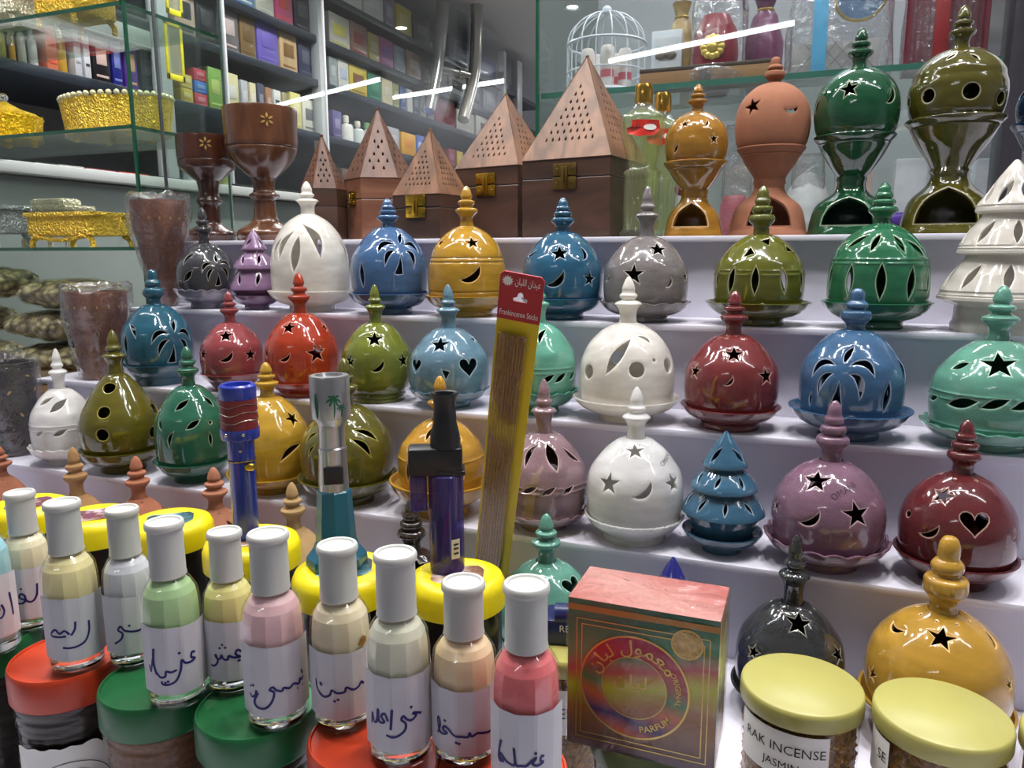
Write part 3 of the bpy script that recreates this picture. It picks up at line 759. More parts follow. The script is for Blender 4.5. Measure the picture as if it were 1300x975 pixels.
def tree_burner(k, color, label, cx, tip, skirts, foot_w, base_rim, sauc_w, speck=0, yoff=None, leaves=(3, 7, 8, 8), name='tree_incense_burner', low=None, bands=False):
    Y = YF[k] + .40 * TREAD if yoff is None else yoff
    ymid = skirts[1][0]
    P = onY(cx, ymid, Y); X = P[0]; zb = ZT[k]; s = depth(P) / F_PX * cosw(cx)
    Z = lambda y: onY(cx, y, Y)[2] - zb
    key = ''.join('%02x' % c for c in color)
    M = ceramic(key, color, speck); ME = ceramic_edge(key, color, t=.28 if sum(color) < 600 else .1)
    root = thing(name, (X, Y, zb), face_cam(X, Y), label, 'incense burner', 'tree-shaped incense burners')
    # profile bottom -> top
    hs = max(.012, Z(base_rim)); pr = []
    if low: pr += [(foot_w / 2 * s * 1.04, 0), (foot_w / 2 * s * 1.05, .008), (foot_w / 2 * s, .012), (foot_w / 2 * s * .98, hs * .98)]
    else: pr += [(foot_w / 2 * s * .8, hs * .8)]
    sk = sorted(skirts, key=lambda a: -a[0]); zt = Z(tip); rings = []
    for i, (y, w) in enumerate(sk):
        r = w / 2 * s; z = Z(y); last = i == len(sk) - 1
        r2 = sk[i + 1][1] / 2 * s * .80 if not last else .002
        z2 = Z(sk[i + 1][0]) if not last else zt
        dz = z2 - z
        pr += [(r * .93, z - .04 * dz), (r, z), (r * .995, z + .06 * dz)]
        if bands: pr += [(r * .965, z + .09 * dz), (r * .985, z + .12 * dz), (r * .95, z + .16 * dz)]
        if last: pr += [(r * .70, z + .38 * dz), (r * .42, z + .68 * dz), (r * .2, z + .88 * dz), (r * .09, z + .97 * dz), (.0015, zt)]
        else: pr += [(r * .96, z + .2 * dz), (r + (r2 - r) * .5, z + .55 * dz), (r2 * 1.03, z + .86 * dz), (r2, z + .95 * dz)]
        rings.append((z + dz * (.50 if not last else .36), dz, r * .8, leaves[i]))
    out = []
    for q in pr:
        if not out or q[1] > out[-1][1] + 1e-5: out.append(q)
    rv = Revolve(out); hl = []
    for i, (z, dz, r, n) in enumerate(rings):
        for q in range(n):
            a = 2 * PI * (q + (.25 if i % 2 else .6)) / n - PI
            hl.append((a, rv.v_of_z(z), xform(sh_leaf(.30), min(.37 * dz, .6 * r), 90 - (26 * math.sin(q * 2.3)))))
    rv.shell(hl, .0035, .0011, extra=[rv.v_of_z(z) for _, z in out], nv=30).build('body', [M, ME], root, ang=38)
    if sauc_w:
        R = sauc_w / 2 * s
        MB().lathe([(r * R, z * hs) for r, z in SAUC] + [(.3 * R, hs * .82), (.002, hs * .82)], 48).build('saucer', M, root, ang=50)
    return root
tree_burner(2, (142, 104, 146), 'lilac tree-shaped incense burner squeezed between charcoal and white burners', 324, 291, [(317, 33), (341, 56), (367, 68)], 54, 374, 64, leaves=(7, 6, 4))
tree_burner(2, (212, 207, 200), 'tall ivory tree-shaped incense burner with three tiers at the end of the step', 1279, 203, [(268, 96), (321, 136), (380, 180)], 130, 388, 0, low=True, leaves=(9, 8, 8), bands=True, yoff=YF[2] + .040)
tree_burner(4, (54, 106, 142), 'slate blue tree-shaped incense burner beside the white star burner', 919, 547, [(590, 58), (618, 87), (648, 108)], 92, 671, 104, speck=.14, leaves=(9, 7, 4))
tree_burner(5, (40, 44, 150), 'royal blue tree-shaped incense burner behind the foil incense box', 852, 707, [(752, 52), (786, 80), (820, 100)], 90, 850, 104, yoff=YB, leaves=(9, 7, 6))

# tall two-part burners on the top step
def tall_burner(cx, color, label, tip, neck, rim, waist, base, dome_w, bowl_w, waist_w, base_w, arch, zoom, holes, matte=False, fin='std', rf=.3, grooves=(), speck=0, yy=None):
    Y = YF[1] + .085 if yy is None else yy
    P = onY(cx, rim, Y); s = depth(P) / F_PX * cosw(cx); X = P[0]; zb = ZT[1]
    Z = lambda y: onY(cx, y, Y)[2] - zb
    key = ''.join('%02x' % c for c in color)
    M = plain('terracotta_' + key, dull(color), .8, var=.08, scale=60, spec=.2) if matte else ceramic(key, color, speck)
    ME = M if matte else ceramic_edge(key, color)
    rz = face_cam(X, Y)
    root = thing('tall_incense_burner', (X, Y, zb), rz, label, 'incense burner', 'tall two-part incense burners')
    zr, zw, zn, zt = Z(rim), Z(waist), Z(neck), Z(tip)
    h = lambda w: w / 2 * s
    # pedestal with the arched opening
    rv = Revolve(catmull([(h(base_w), 0), (h(base_w), .004), (h(base_w) * .96, .007), (h(base_w) * .93, zw * .30), (h(base_w) * .80, zw * .62), (h(waist_w) * 1.22, zw * .86), (h(waist_w), zw)], 6))
    w = arch[0] / 2 * s; hh = min(zw * .80, arch[1] * s * 1.1); z0 = .012
    poly = [(-w, 0), (w, 0)] + [(w * (1 - t ** 2.1), hh * t) for t in np.linspace(.12, 1, 9)] + [(-w * (1 - t ** 2.1), hh * t) for t in np.linspace(1, .12, 9)[1:]]
    rv.shell([(arch[2], rv.v_of_z(z0), poly)], .005, .0016, nv=22).build('pedestal', [M, ME], root, ang=40)
    MB().lathe([(h(waist_w), zw - .002), (h(waist_w) * .98, zw + .004), (h(waist_w) * 1.08, zw + .008)] + catmull([(h(waist_w) * 1.0, zw + .012), (h(bowl_w) * .52, zw + (zr - zw) * .34), (h(bowl_w) * .74, zw + (zr - zw) * .60), (h(bowl_w) * .86, zw + (zr - zw) * .79), (h(bowl_w) * .90, zr - .0105), (h(bowl_w) * .885, zr - .0095), (h(bowl_w) * .93, zr - .0075), (h(bowl_w) * .99, zr - .004), (h(bowl_w) * 1.02, zr - .0015), (h(bowl_w) * 1.01, zr)], 4) + [(h(bowl_w) * .95, zr), (h(bowl_w) * .8, zr - .006), (.002, zr - .02)], 48).build('bowl', M, root, ang=50)
    zd0 = zr - .003
    prof = catmull([(r * h(dome_w), zd0 + (zn - zd0) * z) for r, z in [(.85, 0), (.945, .11), (1, .32), (.99, .5), (.92, .67), (.76, .82), (.52, .94), (.36, .985), (.26, 1)]], 7)
    if grooves:
        prof = [(r + sum(a * h(dome_w) * math.exp(-(((z - zd0) / (zn - zd0) - g) / .014) ** 2) for g, a in grooves), z) for r, z in prof]
    rv = Revolve(prof); hl = []; zx, zy, zs = ZOOM[zoom]; Rd = h(dome_w)
    for hh_ in holes:
        kind, hx, hy, sz = hh_[:4]; rot = hh_[4] if len(hh_) > 4 else 0
        px, py = zx + hx / zs, zy + hy / zs
        q = onY(px, py, Y); a = math.asin(max(-.97, min(.97, (q[0] - X) / math.cos(rz) * .98 / float(rv.at(rv.v_of_z(q[2] - zb))[0]))))
        for aa in ((a, a + PI - (2 * PI if a > 0 else 0)) if abs(a) < .8 else (a,)): hl.append((aa, rv.v_of_z(q[2] - zb), xform(SHAPES[kind], sz / zs * s, rot)))
    for i in range(6): hl.append((2 * PI * (i + .5) / 6 - PI + .3, rv.v_of_z(zd0 + (zn - zd0) * .965), xform(SHAPES['circle'], .035 * Rd, 0)))
    lid = rv.shell(hl, .004, .026 * Rd).build('dome', [M, ME], root, ang=40)
    MB().lathe(catmull([(r * rf * Rd, zn + (zt - zn) * z) for r, z in FIN[fin]], 3), 28, cap0=False).build('finial', M, lid, ang=60)
    return root
tall_burner(883, (176, 118, 28), 'honey brown tall incense burner on an arched foot beside the perfume bottles', 107, 143, 206, 252, 298, 80, 80, 34, 76, (52, 34, -.15), 'z3',
            [('star', 577, 495, 24, 10), ('moon', 660, 492, 20, 60), ('star', 688, 550, 26, 5), ('leaf', 545, 588, 24, 55)], rf=.31, yy=1.10)
tall_burner(979, (174, 108, 78), 'unglazed terracotta tall incense burner with one star and one crescent', 73, 107, 188, 240, 298, 96, 87, 40, 104, (64, 50, .05), 'z3',
            [('star', 838, 430, 46, 20), ('moon', 990, 445, 36, 12)], matte=True, rf=.27, fin='round')
tall_burner(1085, (20, 82, 48), 'forest green tall incense burner with a star on the dome', 36, 88, 173, 236, 296, 110, 105, 38, 112, (76, 44, -.05), 'z4',
            [('star', 298, 370, 48, 10), ('moon', 462, 390, 44, 60), ('leaf', 172, 420, 40, 60)], rf=.29)
tall_burner(1212, (84, 78, 14), 'dark olive tall incense burner with round holes around the dome', 8, 64, 152, 226, 294, 129, 130, 52, 128, (94, 58, 0), 'z4',
            [('circle', 605, 393, 34), ('circle', 767, 382, 38), ('circle', 882, 398, 32), ('leaf', 692, 243, 30, 55), ('leaf', 782, 247, 30, 125), ('circle', 520, 400, 24)], rf=.27, grooves=((.55, -.02), (.60, -.02)))
tall_burner(1345, (16, 52, 98), 'navy blue tall incense burner cut off at the end of the top step', 50, 95, 156, 226, 292, 120, 128, 50, 120, (80, 52, 0), 'px',
            [('circle', 1300, 120, 10)], rf=.27)
# ---------------------------------------------------------------- wooden pyramid boxes on the top step
W_dark = wood('dark_sheesham', (50, 34, 28), (82, 56, 44), .42, 20, (.25, 1, 1))
W_mid = wood('sheesham_panel', (84, 56, 38), (140, 98, 70), .42, 26, (1, 1, .18))
W_red = wood('sheesham_red', (74, 48, 36), (116, 78, 60), .42, 26, (1, 1, .18))
M_brass = plain('polished_brass', (196, 160, 60), .25, metal=1.0, var=.2, scale=120)
M_brass2 = plain('dull_brass', (128, 106, 58), .35, metal=1.0, var=.25, scale=120)
M_dark = plain('dark_seam_and_hollow_shade', (14, 10, 9), .9, var=.05)  # for the lid seam and the shade painted behind pierced panels
def clasp(par, M, face_y, zc, x=0, w=.012):
    c = MB()
    c.rbox(-w, w, -.0025, 0, .0012, w * .95, .0008).rbox(-w, w, -.0025, 0, -w * .95, -.0012, .0008)
    c.rbox(-w * .28, w * .28, -.0045, -.001, -w * .8, w * .7, .0008)
    for a in (-.65, .65):
        for b in (-.5, .55): c.ball((a * w, -.0026, b * w), .0013, 6)
    c.tube([(0, -.005, w * .5), (0, -.0065, 0), (0, -.005, -w * .6)], .0014, 6)
    o = c.build('brass_clasp', M, par); o.location = (x, face_y, zc); return o
def pyramid_box(n, cx, Y, tip, eave, side_px, rz, rows, label, Mp, Mb, Mc, clasp_face=0, lid=.34, dsz=.0030, group='wooden pyramid boxes'):
    P = onY(cx, eave, Y); s = depth(P) / F_PX * cosw(cx); X = P[0]; zb = ZT[1]
    z_e = P[2] - zb; z_t = onY(cx, tip, Y)[2] - zb
    w = side_px * s; R = w / (2 * math.sin(PI / n)); ap = R * math.cos(PI / n)
    root = thing('wooden_incense_box', (X, Y, zb), rz, label, 'box', group)
    # body: lower box, seam, upper rim
    def ngon(k0, k1, z0, z1, rr):
        return MB().lathe([(rr * k0, z0), (rr * k1, z0 + .001), (rr * k1, z1 - .001), (rr * k0, z1)], n, ph=-PI / 2 - PI / n)
    zs_ = z_e * (1 - lid)
    ngon(.99, 1, 0, zs_ - .0007, R).build('box_base', Mb, root, ang=20)
    lidp = ngon(.99, 1, zs_ + .0007, z_e, R).build('box_lid', Mb, root, ang=20)
    MB().lathe([(R * .985, zs_ - .001), (R * .985, zs_ + .001)], n, ph=-PI / 2 - PI / n).build('seam', M_dark, lidp, smooth=False)
    hh = z_t - z_e; sl = math.hypot(hh, ap * 1.02); ew = w * 1.02
    holes = []
    def rowholes(y, k, gap):
        for q in range(k):
            x = (q - (k - 1) / 2) * gap
            half = ew / 2 * (1 - y / sl)
            if abs(x) < half - dsz * 2.2: holes.append([(x + a, y + b) for a, b in xform(sh_drop(8), dsz * 1.55, 0)])
    for (f, k, g) in rows: rowholes(f * sl, k, g * w)
    outline = [(-ew / 2, 0), (ew / 2, 0), (.0004, sl), (-.0004, sl)]
    for q in range(n):
        a = 2 * PI * q / n
        def mapf(u, v, d, a=a):
            t = v / sl; rr = ap * 1.02 * (1 - t); z = z_e + hh * t
            nr, nz = hh / sl, ap * 1.02 / sl
            y = -(rr - nr * d); z -= nz * d
            sc_ = 1 - d / max(ap, .001) * .9
            return (u * sc_ * math.cos(a) - y * math.sin(a), u * sc_ * math.sin(a) + y * math.cos(a), z)
        shell(mapf, [0, 1], [0, 1], holes, .0035, dsz * .16, outline=outline, mi_edge=1).build('pierced_panel', [Mp, Mp], lidp, ang=20)
    MB().lathe([(R * .93, z_e + .0008), (.0005, z_e + hh * .90)], n, ph=-PI / 2 - PI / n).build('painted_hollow_shade', M_dark, lidp, smooth=False)  # near-black inner pyramid stands in for shade behind the holes
    e = obj('clasp_mount', None, None); bpy.data.objects.remove(e)
    c = clasp(lidp, Mc, 0, zs_ + .002, w=min(.019, w * .21))
    a = 2 * PI * clasp_face / n
    c.location = (ap * 1.0 * math.sin(a), -ap * 1.0 * math.cos(a), zs_ + .002); c.rotation_euler = (0, 0, a)
    return root
hexrows = [(.14, 2, .28), (.24, 3, .24), (.34, 2, .24), (.44, 1, .2), (.52, 2, .2), (.66, 1, .2)]
pyramid_box(6, 411, 1.098, 170, 241, 29, face_cam(-.6, 1.0) + .12, hexrows, 'smallest wooden pyramid box, six-sided, half hidden behind the big white burner', W_red, W_dark, M_brass, clasp_face=-1, dsz=.0024)
pyramid_box(6, 482, 1.160, 137, 229, 45, face_cam(-.52, 1.05) + .06, hexrows, 'six-sided wooden pyramid box with a bright brass clasp, taller than its hexagonal neighbour', W_red, wood('sheesham_side', (96, 58, 42), (140, 96, 74), .4, 20, (.25, 1, 1)), M_brass, clasp_face=-1, dsz=.0030)
sq7 = [(.19 + .072 * i, 8 - i, .075) for i in range(8)]
sq5 = [(.16 + .082 * i, 7 - i, .085) for i in range(7)]
pyramid_box(4, 548, 1.105, 163, 249, 70, -.12, sq5, 'small square wooden pyramid box with brass clasp next to the six-sided box', W_mid, W_dark, M_brass, dsz=.0022, lid=.30)
pyramid_box(4, 643, 1.222, 118, 216, 92, -.20, sq5, 'middle-sized square wooden pyramid box with a shiny two-leaf clasp', W_mid, W_dark, M_brass, dsz=.0027, lid=.26)
pyramid_box(4, 744, 1.165, 70, 207, 119, -.16, sq7, 'largest square wooden pyramid box with a dull brass clasp beside the perfume bottles', W_mid, W_dark, M_brass2, dsz=.0029, lid=.24)

# ---------------------------------------------------------------- turned wooden goblets
W_gob = wood('turned_rosewood', (46, 22, 16), (84, 46, 30), .25, 16, (1, 1, .3), .5)
W_gob2 = wood('turned_walnut', (70, 40, 24), (112, 70, 44), .25, 16, (1, 1, .3), .5)
M_inlay = plain('brass_inlay', (206, 168, 92), .35, metal=.6, var=.2, scale=100)
def goblet(cx, Y, prof_px, label, M, flower):
    P = onY(cx, 290, Y); s = depth(P) / F_PX * cosw(cx); X = P[0]; zb = ZT[1]
    Z = lambda y: onY(cx, y, Y)[2] - zb
    root = thing('wooden_goblet', (X, Y, zb), face_cam(X, Y), label, 'goblet', 'turned wooden goblets')
    pr = [(w * s, max(0, Z(y))) for w, y in prof_px]; k = [i for i, q in enumerate(prof_px) if q[1] <= prof_px[-1][1] + 1e-6]
    split = next(i for i, (w, y) in enumerate(prof_px) if y < 232)
    MB().lathe([(pr[0][0], 0)] + catmull(pr[:split + 1], 4), 40).build('foot_and_stem', M, root, ang=50)
    top = pr[-1]
    MB().lathe(catmull(pr[split:], 4) + [(top[0] * .93, top[1]), (top[0] * .9, top[1] * .80), (.002, top[1] * .72)], 48).build('cup', M, root, ang=40)
    fx, fy, fs = flower; m = MB()
    R = max(w for w, y in prof_px) * s * 1.0; zf = Z(fy)
    for q in range(6):
        a = math.radians(90 + 60 * q)
        cx_, cz_ = 1.0 * fs * s * math.cos(a), 1.0 * fs * s * math.sin(a)
        pl = xform(sh_leaf(.42, 5), fs * s * .62, math.degrees(a))
        def mp(x, y, d): th = (fx * s + cx_ + x) / R; return ((R + d) * math.sin(th), -(R + d) * math.cos(th), zf + cz_ + y)
        m.prism(pl, lambda x, y: mp(x, y, .0006), lambda x, y: mp(x, y, -.001))
    m.build('flower_inlay', M_inlay, root, ang=30)
    return root
goblet(268, 1.125, [(33, 302), (34, 298), (31, 294), (17, 286), (14, 280), (14, 262), (17, 256), (14, 250), (13, 240), (15, 230), (22, 225), (30, 218), (35.5, 213), (36.5, 206), (36, 204), (37, 201), (37.5, 176), (37, 173.5)], 'shorter dark rosewood goblet with a brass flower inlay', W_gob, (0, 186, 5.2))
goblet(338, 1.115, [(37, 302), (38, 297), (35, 292), (20, 283), (16, 276), (14, 262), (14, 254), (19, 250), (19, 247), (14, 243), (14, 232), (16, 226), (24, 219), (34, 209), (42, 197), (44.5, 190), (43.5, 187.5), (45.5, 185), (46, 170), (47, 142), (46.5, 138)], 'taller walnut goblet with a brass flower inlay next to the pyramid boxes', W_gob2, (8, 158, 5.4))

# ---------------------------------------------------------------- large perfume bottles on the top step
G_pale = film('pale_bottle_glass', (.97, 1.0, .93), 1.5, .02, 1.3)
M_oil = film('pale_green_perfume', (.90, .92, .74), 1.2, .05, .5, haze=.10, hazecol=(.72, .76, .48))
M_gold = plain('gold_cap', (222, 176, 84), .16, metal=1.0, var=.12, scale=20)
M_redlab = plain('red_label', (196, 44, 34), .4, var=.05)
M_white = plain('white_print', (232, 230, 226), .5, var=.03)
def perfume(cx, Y, cap, body_w, label):
    s = depth(onY(cx, 220, Y)) / F_PX; X = onY(cx, 220, Y)[0]; zb = ZT[1]; Z = lambda y: onY(cx, y, Y)[2] - zb
    dy = cap - 107
    root = thing('perfume_bottle', (X, Y, zb), face_cam(X, Y), label, 'perfume bottle', 'fluted perfume bottles')
    h = body_w / 2 * s
    def wave(r, z, a):
        t = 1 if z < Z(222 + dy) and r > h * .5 else 0
        return r * (1 + .035 * t * math.cos(18 * a)), z
    up = [(h * .93, .0), (h * .96, .006), (h * .80, .010), (h * .80, Z(226 + dy)), (h * .86, Z(219 + dy)), (h * .66, Z(214 + dy)), (h * .70, Z(200 + dy)), (h * .88, Z(181 + dy)), (h * .99, Z(165 + dy)), (h, Z(155 + dy)), (h * .97, Z(148 + dy)), (h * .60, Z(141 + dy)), (h * .42, Z(136 + dy)), (h * .38, Z(131 + dy))]
    MB().lathe(up, 72, wave=wave).build('glass_body', G_pale, root, ang=60)
    MB().lathe([(r * .90, max(z, .008) + (.003 if z < .01 else 0)) for r, z in up[2:12]], 48).build('perfume_fill', M_oil, root, ang=60)
    MB().lathe([(h * .37, Z(133 + dy)), (h * .39, Z(131 + dy)), (h * .385, Z(112 + dy)), (h * .34, Z(108 + dy)), (.001, Z(107 + dy))], 40, cap1=False).build('gold_cap', M_gold, root, ang=40)
    lab = MB(); R = h * 1.012
    pl = [(-.75, -.35), (-.2, -.62), (.5, -.55), (.85, -.1), (.75, .5), (-.5, .55), (-.55, .1), (-.8, 0)]
    zc = Z(166 + dy); mp = lambda x, y: ((R + .0003) * math.sin(x * .95), -(R + .0003) * math.cos(x * .95), zc + y * 17 * s)
    sub = []
    for i in range(len(pl)):
        a, b = pl[i], pl[(i + 1) % len(pl)]
        sub += [(a[0] + (b[0] - a[0]) * k / 4, a[1] + (b[1] - a[1]) * k / 4) for k in range(4)]
    lab.add([mp(x * .55, y * .55) for x, y in [(0.1, 0)]] + [mp(x, y) for x, y in sub], [(0, 1 + i, 1 + (i + 1) % len(sub)) for i in range(len(sub))])
    lo = lab.build('red_label', M_redlab, root)
    el = MB(); R2 = R + .0006
    el.add([(R2 * math.sin(.3 + .28 * math.cos(t)), -R2 * math.cos(.3 + .28 * math.cos(t)), zc + 3.5 * s * math.sin(t)) for t in np.linspace(0, 2 * PI, 20, endpoint=False)], [tuple(range(20))])
    el.build('white_oval', M_white, lo)
    return root
perfume(815, 1.09, 107, 57, 'clear fluted perfume bottle with gold cap and red label in front of its twin')
perfume(839, 1.165, 118, 54, 'clear fluted perfume bottle with gold cap standing behind its red-labelled twin')

# ---------------------------------------------------------------- cups wrapped in clear film
F_wrap = film('crinkled_film', (.95, .95, .96), 1.55, .06, 1.2, haze=.025, bmp=1.0, bscale=38, hazecol=(.85, .83, .86))
W_cup = wood('brown_cup_wood', (84, 44, 28), (132, 80, 54), .4, 18, (1, 1, .3))
M_blackcup = plain('black_lacquer_cup', (34, 30, 30), .3, var=.2)
def wrapped_cup(k, cx, top, wt, wb, yoff, label, M, base=None, bands=(.35, .62), leaves=False):
    zb = ZT[k]; Y = yoff; ym = top + 50; s = depth(onY(cx, ym, Y)) / F_PX * cosw(cx); X = onY(cx, ym, Y)[0]; zt = onY(cx, top, Y)[2] - zb
    root = thing('wrapped_cup', (X, Y, zb), face_cam(X, Y), label, 'cup', 'wooden cups wrapped in film')
    R, r = wt / 2 * s, wb / 2 * s; h = zt - .006
    pr = [(r * .92, .001)]
    for t in np.linspace(0, 1, 14):
        rr = r + (R - r) * min(1, t * 1.25)
        for b in bands:
            if abs(t - b) < .04: rr *= .965
        pr.append((rr * .90, .002 + (h - .002) * t))
    MB().lathe(pr + [(R * .80, h), (R * .76, h * .7), (.001, h * .65)], 36).build('cup', M, root, ang=50)
    rnd = random.Random(k * 31 + int(cx))
    ph = [rnd.uniform(0, 6.28) for _ in range(6)]
    def wave(q, z, a):
        w = 1 + .030 * math.sin(3 * a + ph[0] + z * 40) + .022 * math.sin(7 * a + ph[1] - z * 90) + .014 * math.sin(13 * a + ph[2] + z * 60)
        return q * w, z + (.004 * math.sin(2 * a + ph[3]) + .003 * math.sin(5 * a + ph[4])) * (1 if z > h * .9 else 0)
    fp = [(r * .6, .0006), (r * 1.02, .002)] + [((r + (R - r) * min(1, t * 1.25)) * 1.03, .002 + (zt - .004) * t) for t in np.linspace(.04, 1, 22)] + [(R * .93, zt + .004), (R * .6, zt + .001), (R * .25, zt + .003), (.002, zt)]
    MB().lathe(fp, 90, wave=wave).build('clear_film', F_wrap, root, ang=70)
    m = MB()
    for q in range(7):
        a = -1.1 + q * .37; z = h * (.83 if not leaves else (.70, .45, .86)[q % 3])
        t = z / h; rr = (r + (R - r) * min(1, t * 1.25)) * .905
        pl = xform(sh_leaf(.4, 5), (2.2 if not leaves else 4.2) * s, 90 if not leaves else (50, 120, 160)[q % 3])
        mp = lambda x, y, d: ((rr + d) * math.sin(a + x / rr), -(rr + d) * math.cos(a + x / rr), z + y)
        m.prism(pl, lambda x, y: mp(x, y, .0006), lambda x, y: mp(x, y, -.002))
    m.build('gold_inlay', M_inlay, root, ang=30)
wrapped_cup(2, 204, 250, 82, 32, YF[2] + .050, 'tall brown wooden cup wrapped in clear film on the upper step', W_cup)
wrapped_cup(3, 125, 365, 90, 60, YF[3] + .046, 'brown wooden cup wrapped in clear film beside the teal palm burner', W_cup)
wrapped_cup(4, 12, 455, 84, 72, YF[4] + .050, 'black cup with gold leaf pattern wrapped in clear film beside the small white burner', M_blackcup, leaves=True)

# ---------------------------------------------------------------- jars on the counter
M_ylid = plain('yellow_plastic_lid', (222, 204, 10), .35, var=.04, sss=.1)
M_blackjar = plain('black_plastic_jar', (26, 23, 22), .25, var=.2)
M_orange = plain('orange_plastic_lid', (192, 60, 28), .4, var=.05)
M_green = plain('green_plastic_lid', (22, 98, 52), .4, var=.05)
Z_YL = CZ - .26
Y_YL = .535
def lid_mesh(R, h, b=.006, dish=.0015):
    return [(R * .97, -h), (R, -h + .001), (R * 1.0, -b), (R - b * .3, -b * .3), (R - b, 0), (R - b * 1.6, 0), (R - b * 2.2, -dish), (.001, -dish)]
M_pic = {}
def print_mat(key, c1, c2, c3):
    m, nt, bs = nmat(key)
    cr, nz = noise_col(nt, srgb(*c1), srgb(*c2), 60, .35, .6, 2)
    e = cr.color_ramp.elements.new(.48); e.color = srgb(*c3)
    link(nt, cr.outputs[0], bs.inputs['Base Color']); bs.inputs['Roughness'].default_value = .25
    return m
def yellow_jar(px, py, label, pic=None, R=.0405, dy=0.0):
    Y = Y_YL + dy
    X = onY(px, py, Y)[0]
    root = thing('black_jar', (X, Y, ZC), face_cam(X, Y), label, 'jar', 'black jars with yellow lids')
    h = Z_YL - ZC
    MB().lathe([(R * .86, 0), (R * .92, .004), (R * .92, h * .15), (R * .90, h * .2), (R * .92, h * .3), (R * .92, h - .034), (R * .86, h - .026), (R * .86, h - .01)], 40).build('jar_body', M_blackjar, root, ang=50)
    l = MB().lathe([(r, h + z) for r, z in lid_mesh(R, .026, .009)], 48, cap0=False).build('yellow_lid', M_ylid, root, ang=50)
    if pic:
        z0 = h - .0013
        o = MB().prism([(-.55 * R, -.4 * R), (.5 * R, -.5 * R), (.58 * R, .35 * R), (-.45 * R, .45 * R)], lambda x, y: (x, y, z0), lambda x, y: (x, y, z0 + .0006)).build('printed_sticker', pic, l, smooth=False)
    return root
P1 = print_mat('lid_picture_teal', (40, 60, 66), (150, 170, 168), (70, 110, 120))
P2_ = print_mat('lid_picture_violet', (120, 60, 110), (200, 180, 190), (110, 70, 60))
P3_ = print_mat('lid_picture_brown', (110, 70, 60), (210, 196, 180), (150, 110, 90))
yj = [yellow_jar(34, 630, 'yellow-lidded black jar behind the blue and cream lotion bottles', P2_), yellow_jar(120, 648, 'yellow-lidded black jar with violet lid sticker behind the cream bottles', P2_),
      yellow_jar(215, 666, 'yellow-lidded black jar with teal picture sticker behind the green lotion bottle', P1, .0415, .016), yellow_jar(320, 690, 'yellow-lidded black jar carrying the blue torch lighter', P3_, .0440, .004),
      yellow_jar(436, 714, 'yellow-lidded black jar carrying the silver and teal torch lighter', P1, .0430, -.022), yellow_jar(580, 740, 'yellow-lidded black jar carrying the black gas lighter', P3_)]
# ribbed jars in front
Z_FL = CZ - .288
Y_FL = .36
M_spice_dark = plain('dark_resin_fill', (40, 32, 29), .6, var=.5, scale=160)
M_spice_brown = plain('brown_powder_fill', (112, 74, 48), .8, var=.35, scale=260)
F_jar = film('clear_jar_plastic', (.97, .97, .96), 1.45, .06, .55)
def ribbed_jar(px, py, M_lid, M_fill, label, paper=False, R=.0385):
    X = onY(px, py, Y_FL)[0]; Y = Y_FL
    root = thing('ribbed_jar', (X, Y, ZC), face_cam(X, Y), label, 'jar', 'ribbed jars with coloured lids')
    h = Z_FL - ZC; hl = .024
    pr = [(R * .86, 0), (R * .94, .004)]
    zt = h - hl - .001
    for i in range(40):
        z = .006 + (zt - .012) * i / 39; rr = R * .96
        f = z / zt
        if f > .35: rr = R * (.93 + .025 * (i % 3 == 1) - .05 * math.exp(-((f - .72) / .10) ** 2))
        pr.append((rr, z))
    pr += [(R * .97, zt - .004), (R * .97, zt), (R * .84, zt + .002), (R * .84, h - .004)]
    MB().lathe(pr, 48).build('clear_body', F_jar, root, ang=60)
    MB().lathe([(r * .955, max(z, .003)) for r, z in pr[:-2]], 40).build('contents', M_fill, root, ang=60)
    MB().lathe([(R * .985, h - hl), (R, h - hl + .001), (R * 1.0, h - .0035), (R * .99, h - .0015), (R * .97, h), (R * .945, h), (R * .93, h - .0015), (.001, h - .0015)], 56, cap0=False).build('screw_lid', M_lid, root, ang=40)
    if paper:
        R2 = R * .985; m = MB(); n = 24
        A0, A1 = -1.15, .95
        vs_ = []
        for i in range(n + 1):
            a = A0 + (A1 - A0) * i / n
            top = h * .61 + .004 * math.sin(i * 1.7) * (1 if i > 17 else .2) - (.010 * max(0, (i - 17) / 7))
            vs_ += [(R2 * math.sin(a), -R2 * math.cos(a), .010), (R2 * math.sin(a), -R2 * math.cos(a), top)]
        m.add(vs_, [(2 * i, 2 * i + 2, 2 * i + 3, 2 * i + 1) for i in range(n)])
        lb = m.build('paper_label', M_white, root, recalc=False)
        def arc(r0, w, a0, a1, M, nm, zc=.036):
            q = MB(); R3 = R2 + .0005; k = 20; vv = []
            for i in range(k + 1):
                t = a0 + (a1 - a0) * i / k
                for rr in (r0, r0 + w): 
                    x = rr * math.cos(t); vv.append((R3 * math.sin(x / R3 - .15), -R3 * math.cos(x / R3 - .15), zc + rr * math.sin(t) * .9))
            q.add(vv, [(2 * i, 2 * i + 2, 2 * i + 3, 2 * i + 1) for i in range(k)]); q.build(nm, M, lb, recalc=False)
        arc(.0262, .0006, .1, 3.0, M_ink_black, 'printed_ring', .044)
        arc(.0190, .0014, .15, 3.0, M_ink_black, 'printed_arc', .044)
        arc(.0, .0150, 0, PI, M_green, 'green_emblem', .044)
    return root
M_ink_black = plain('black_print_ink', (22, 20, 20), .5, var=.05)
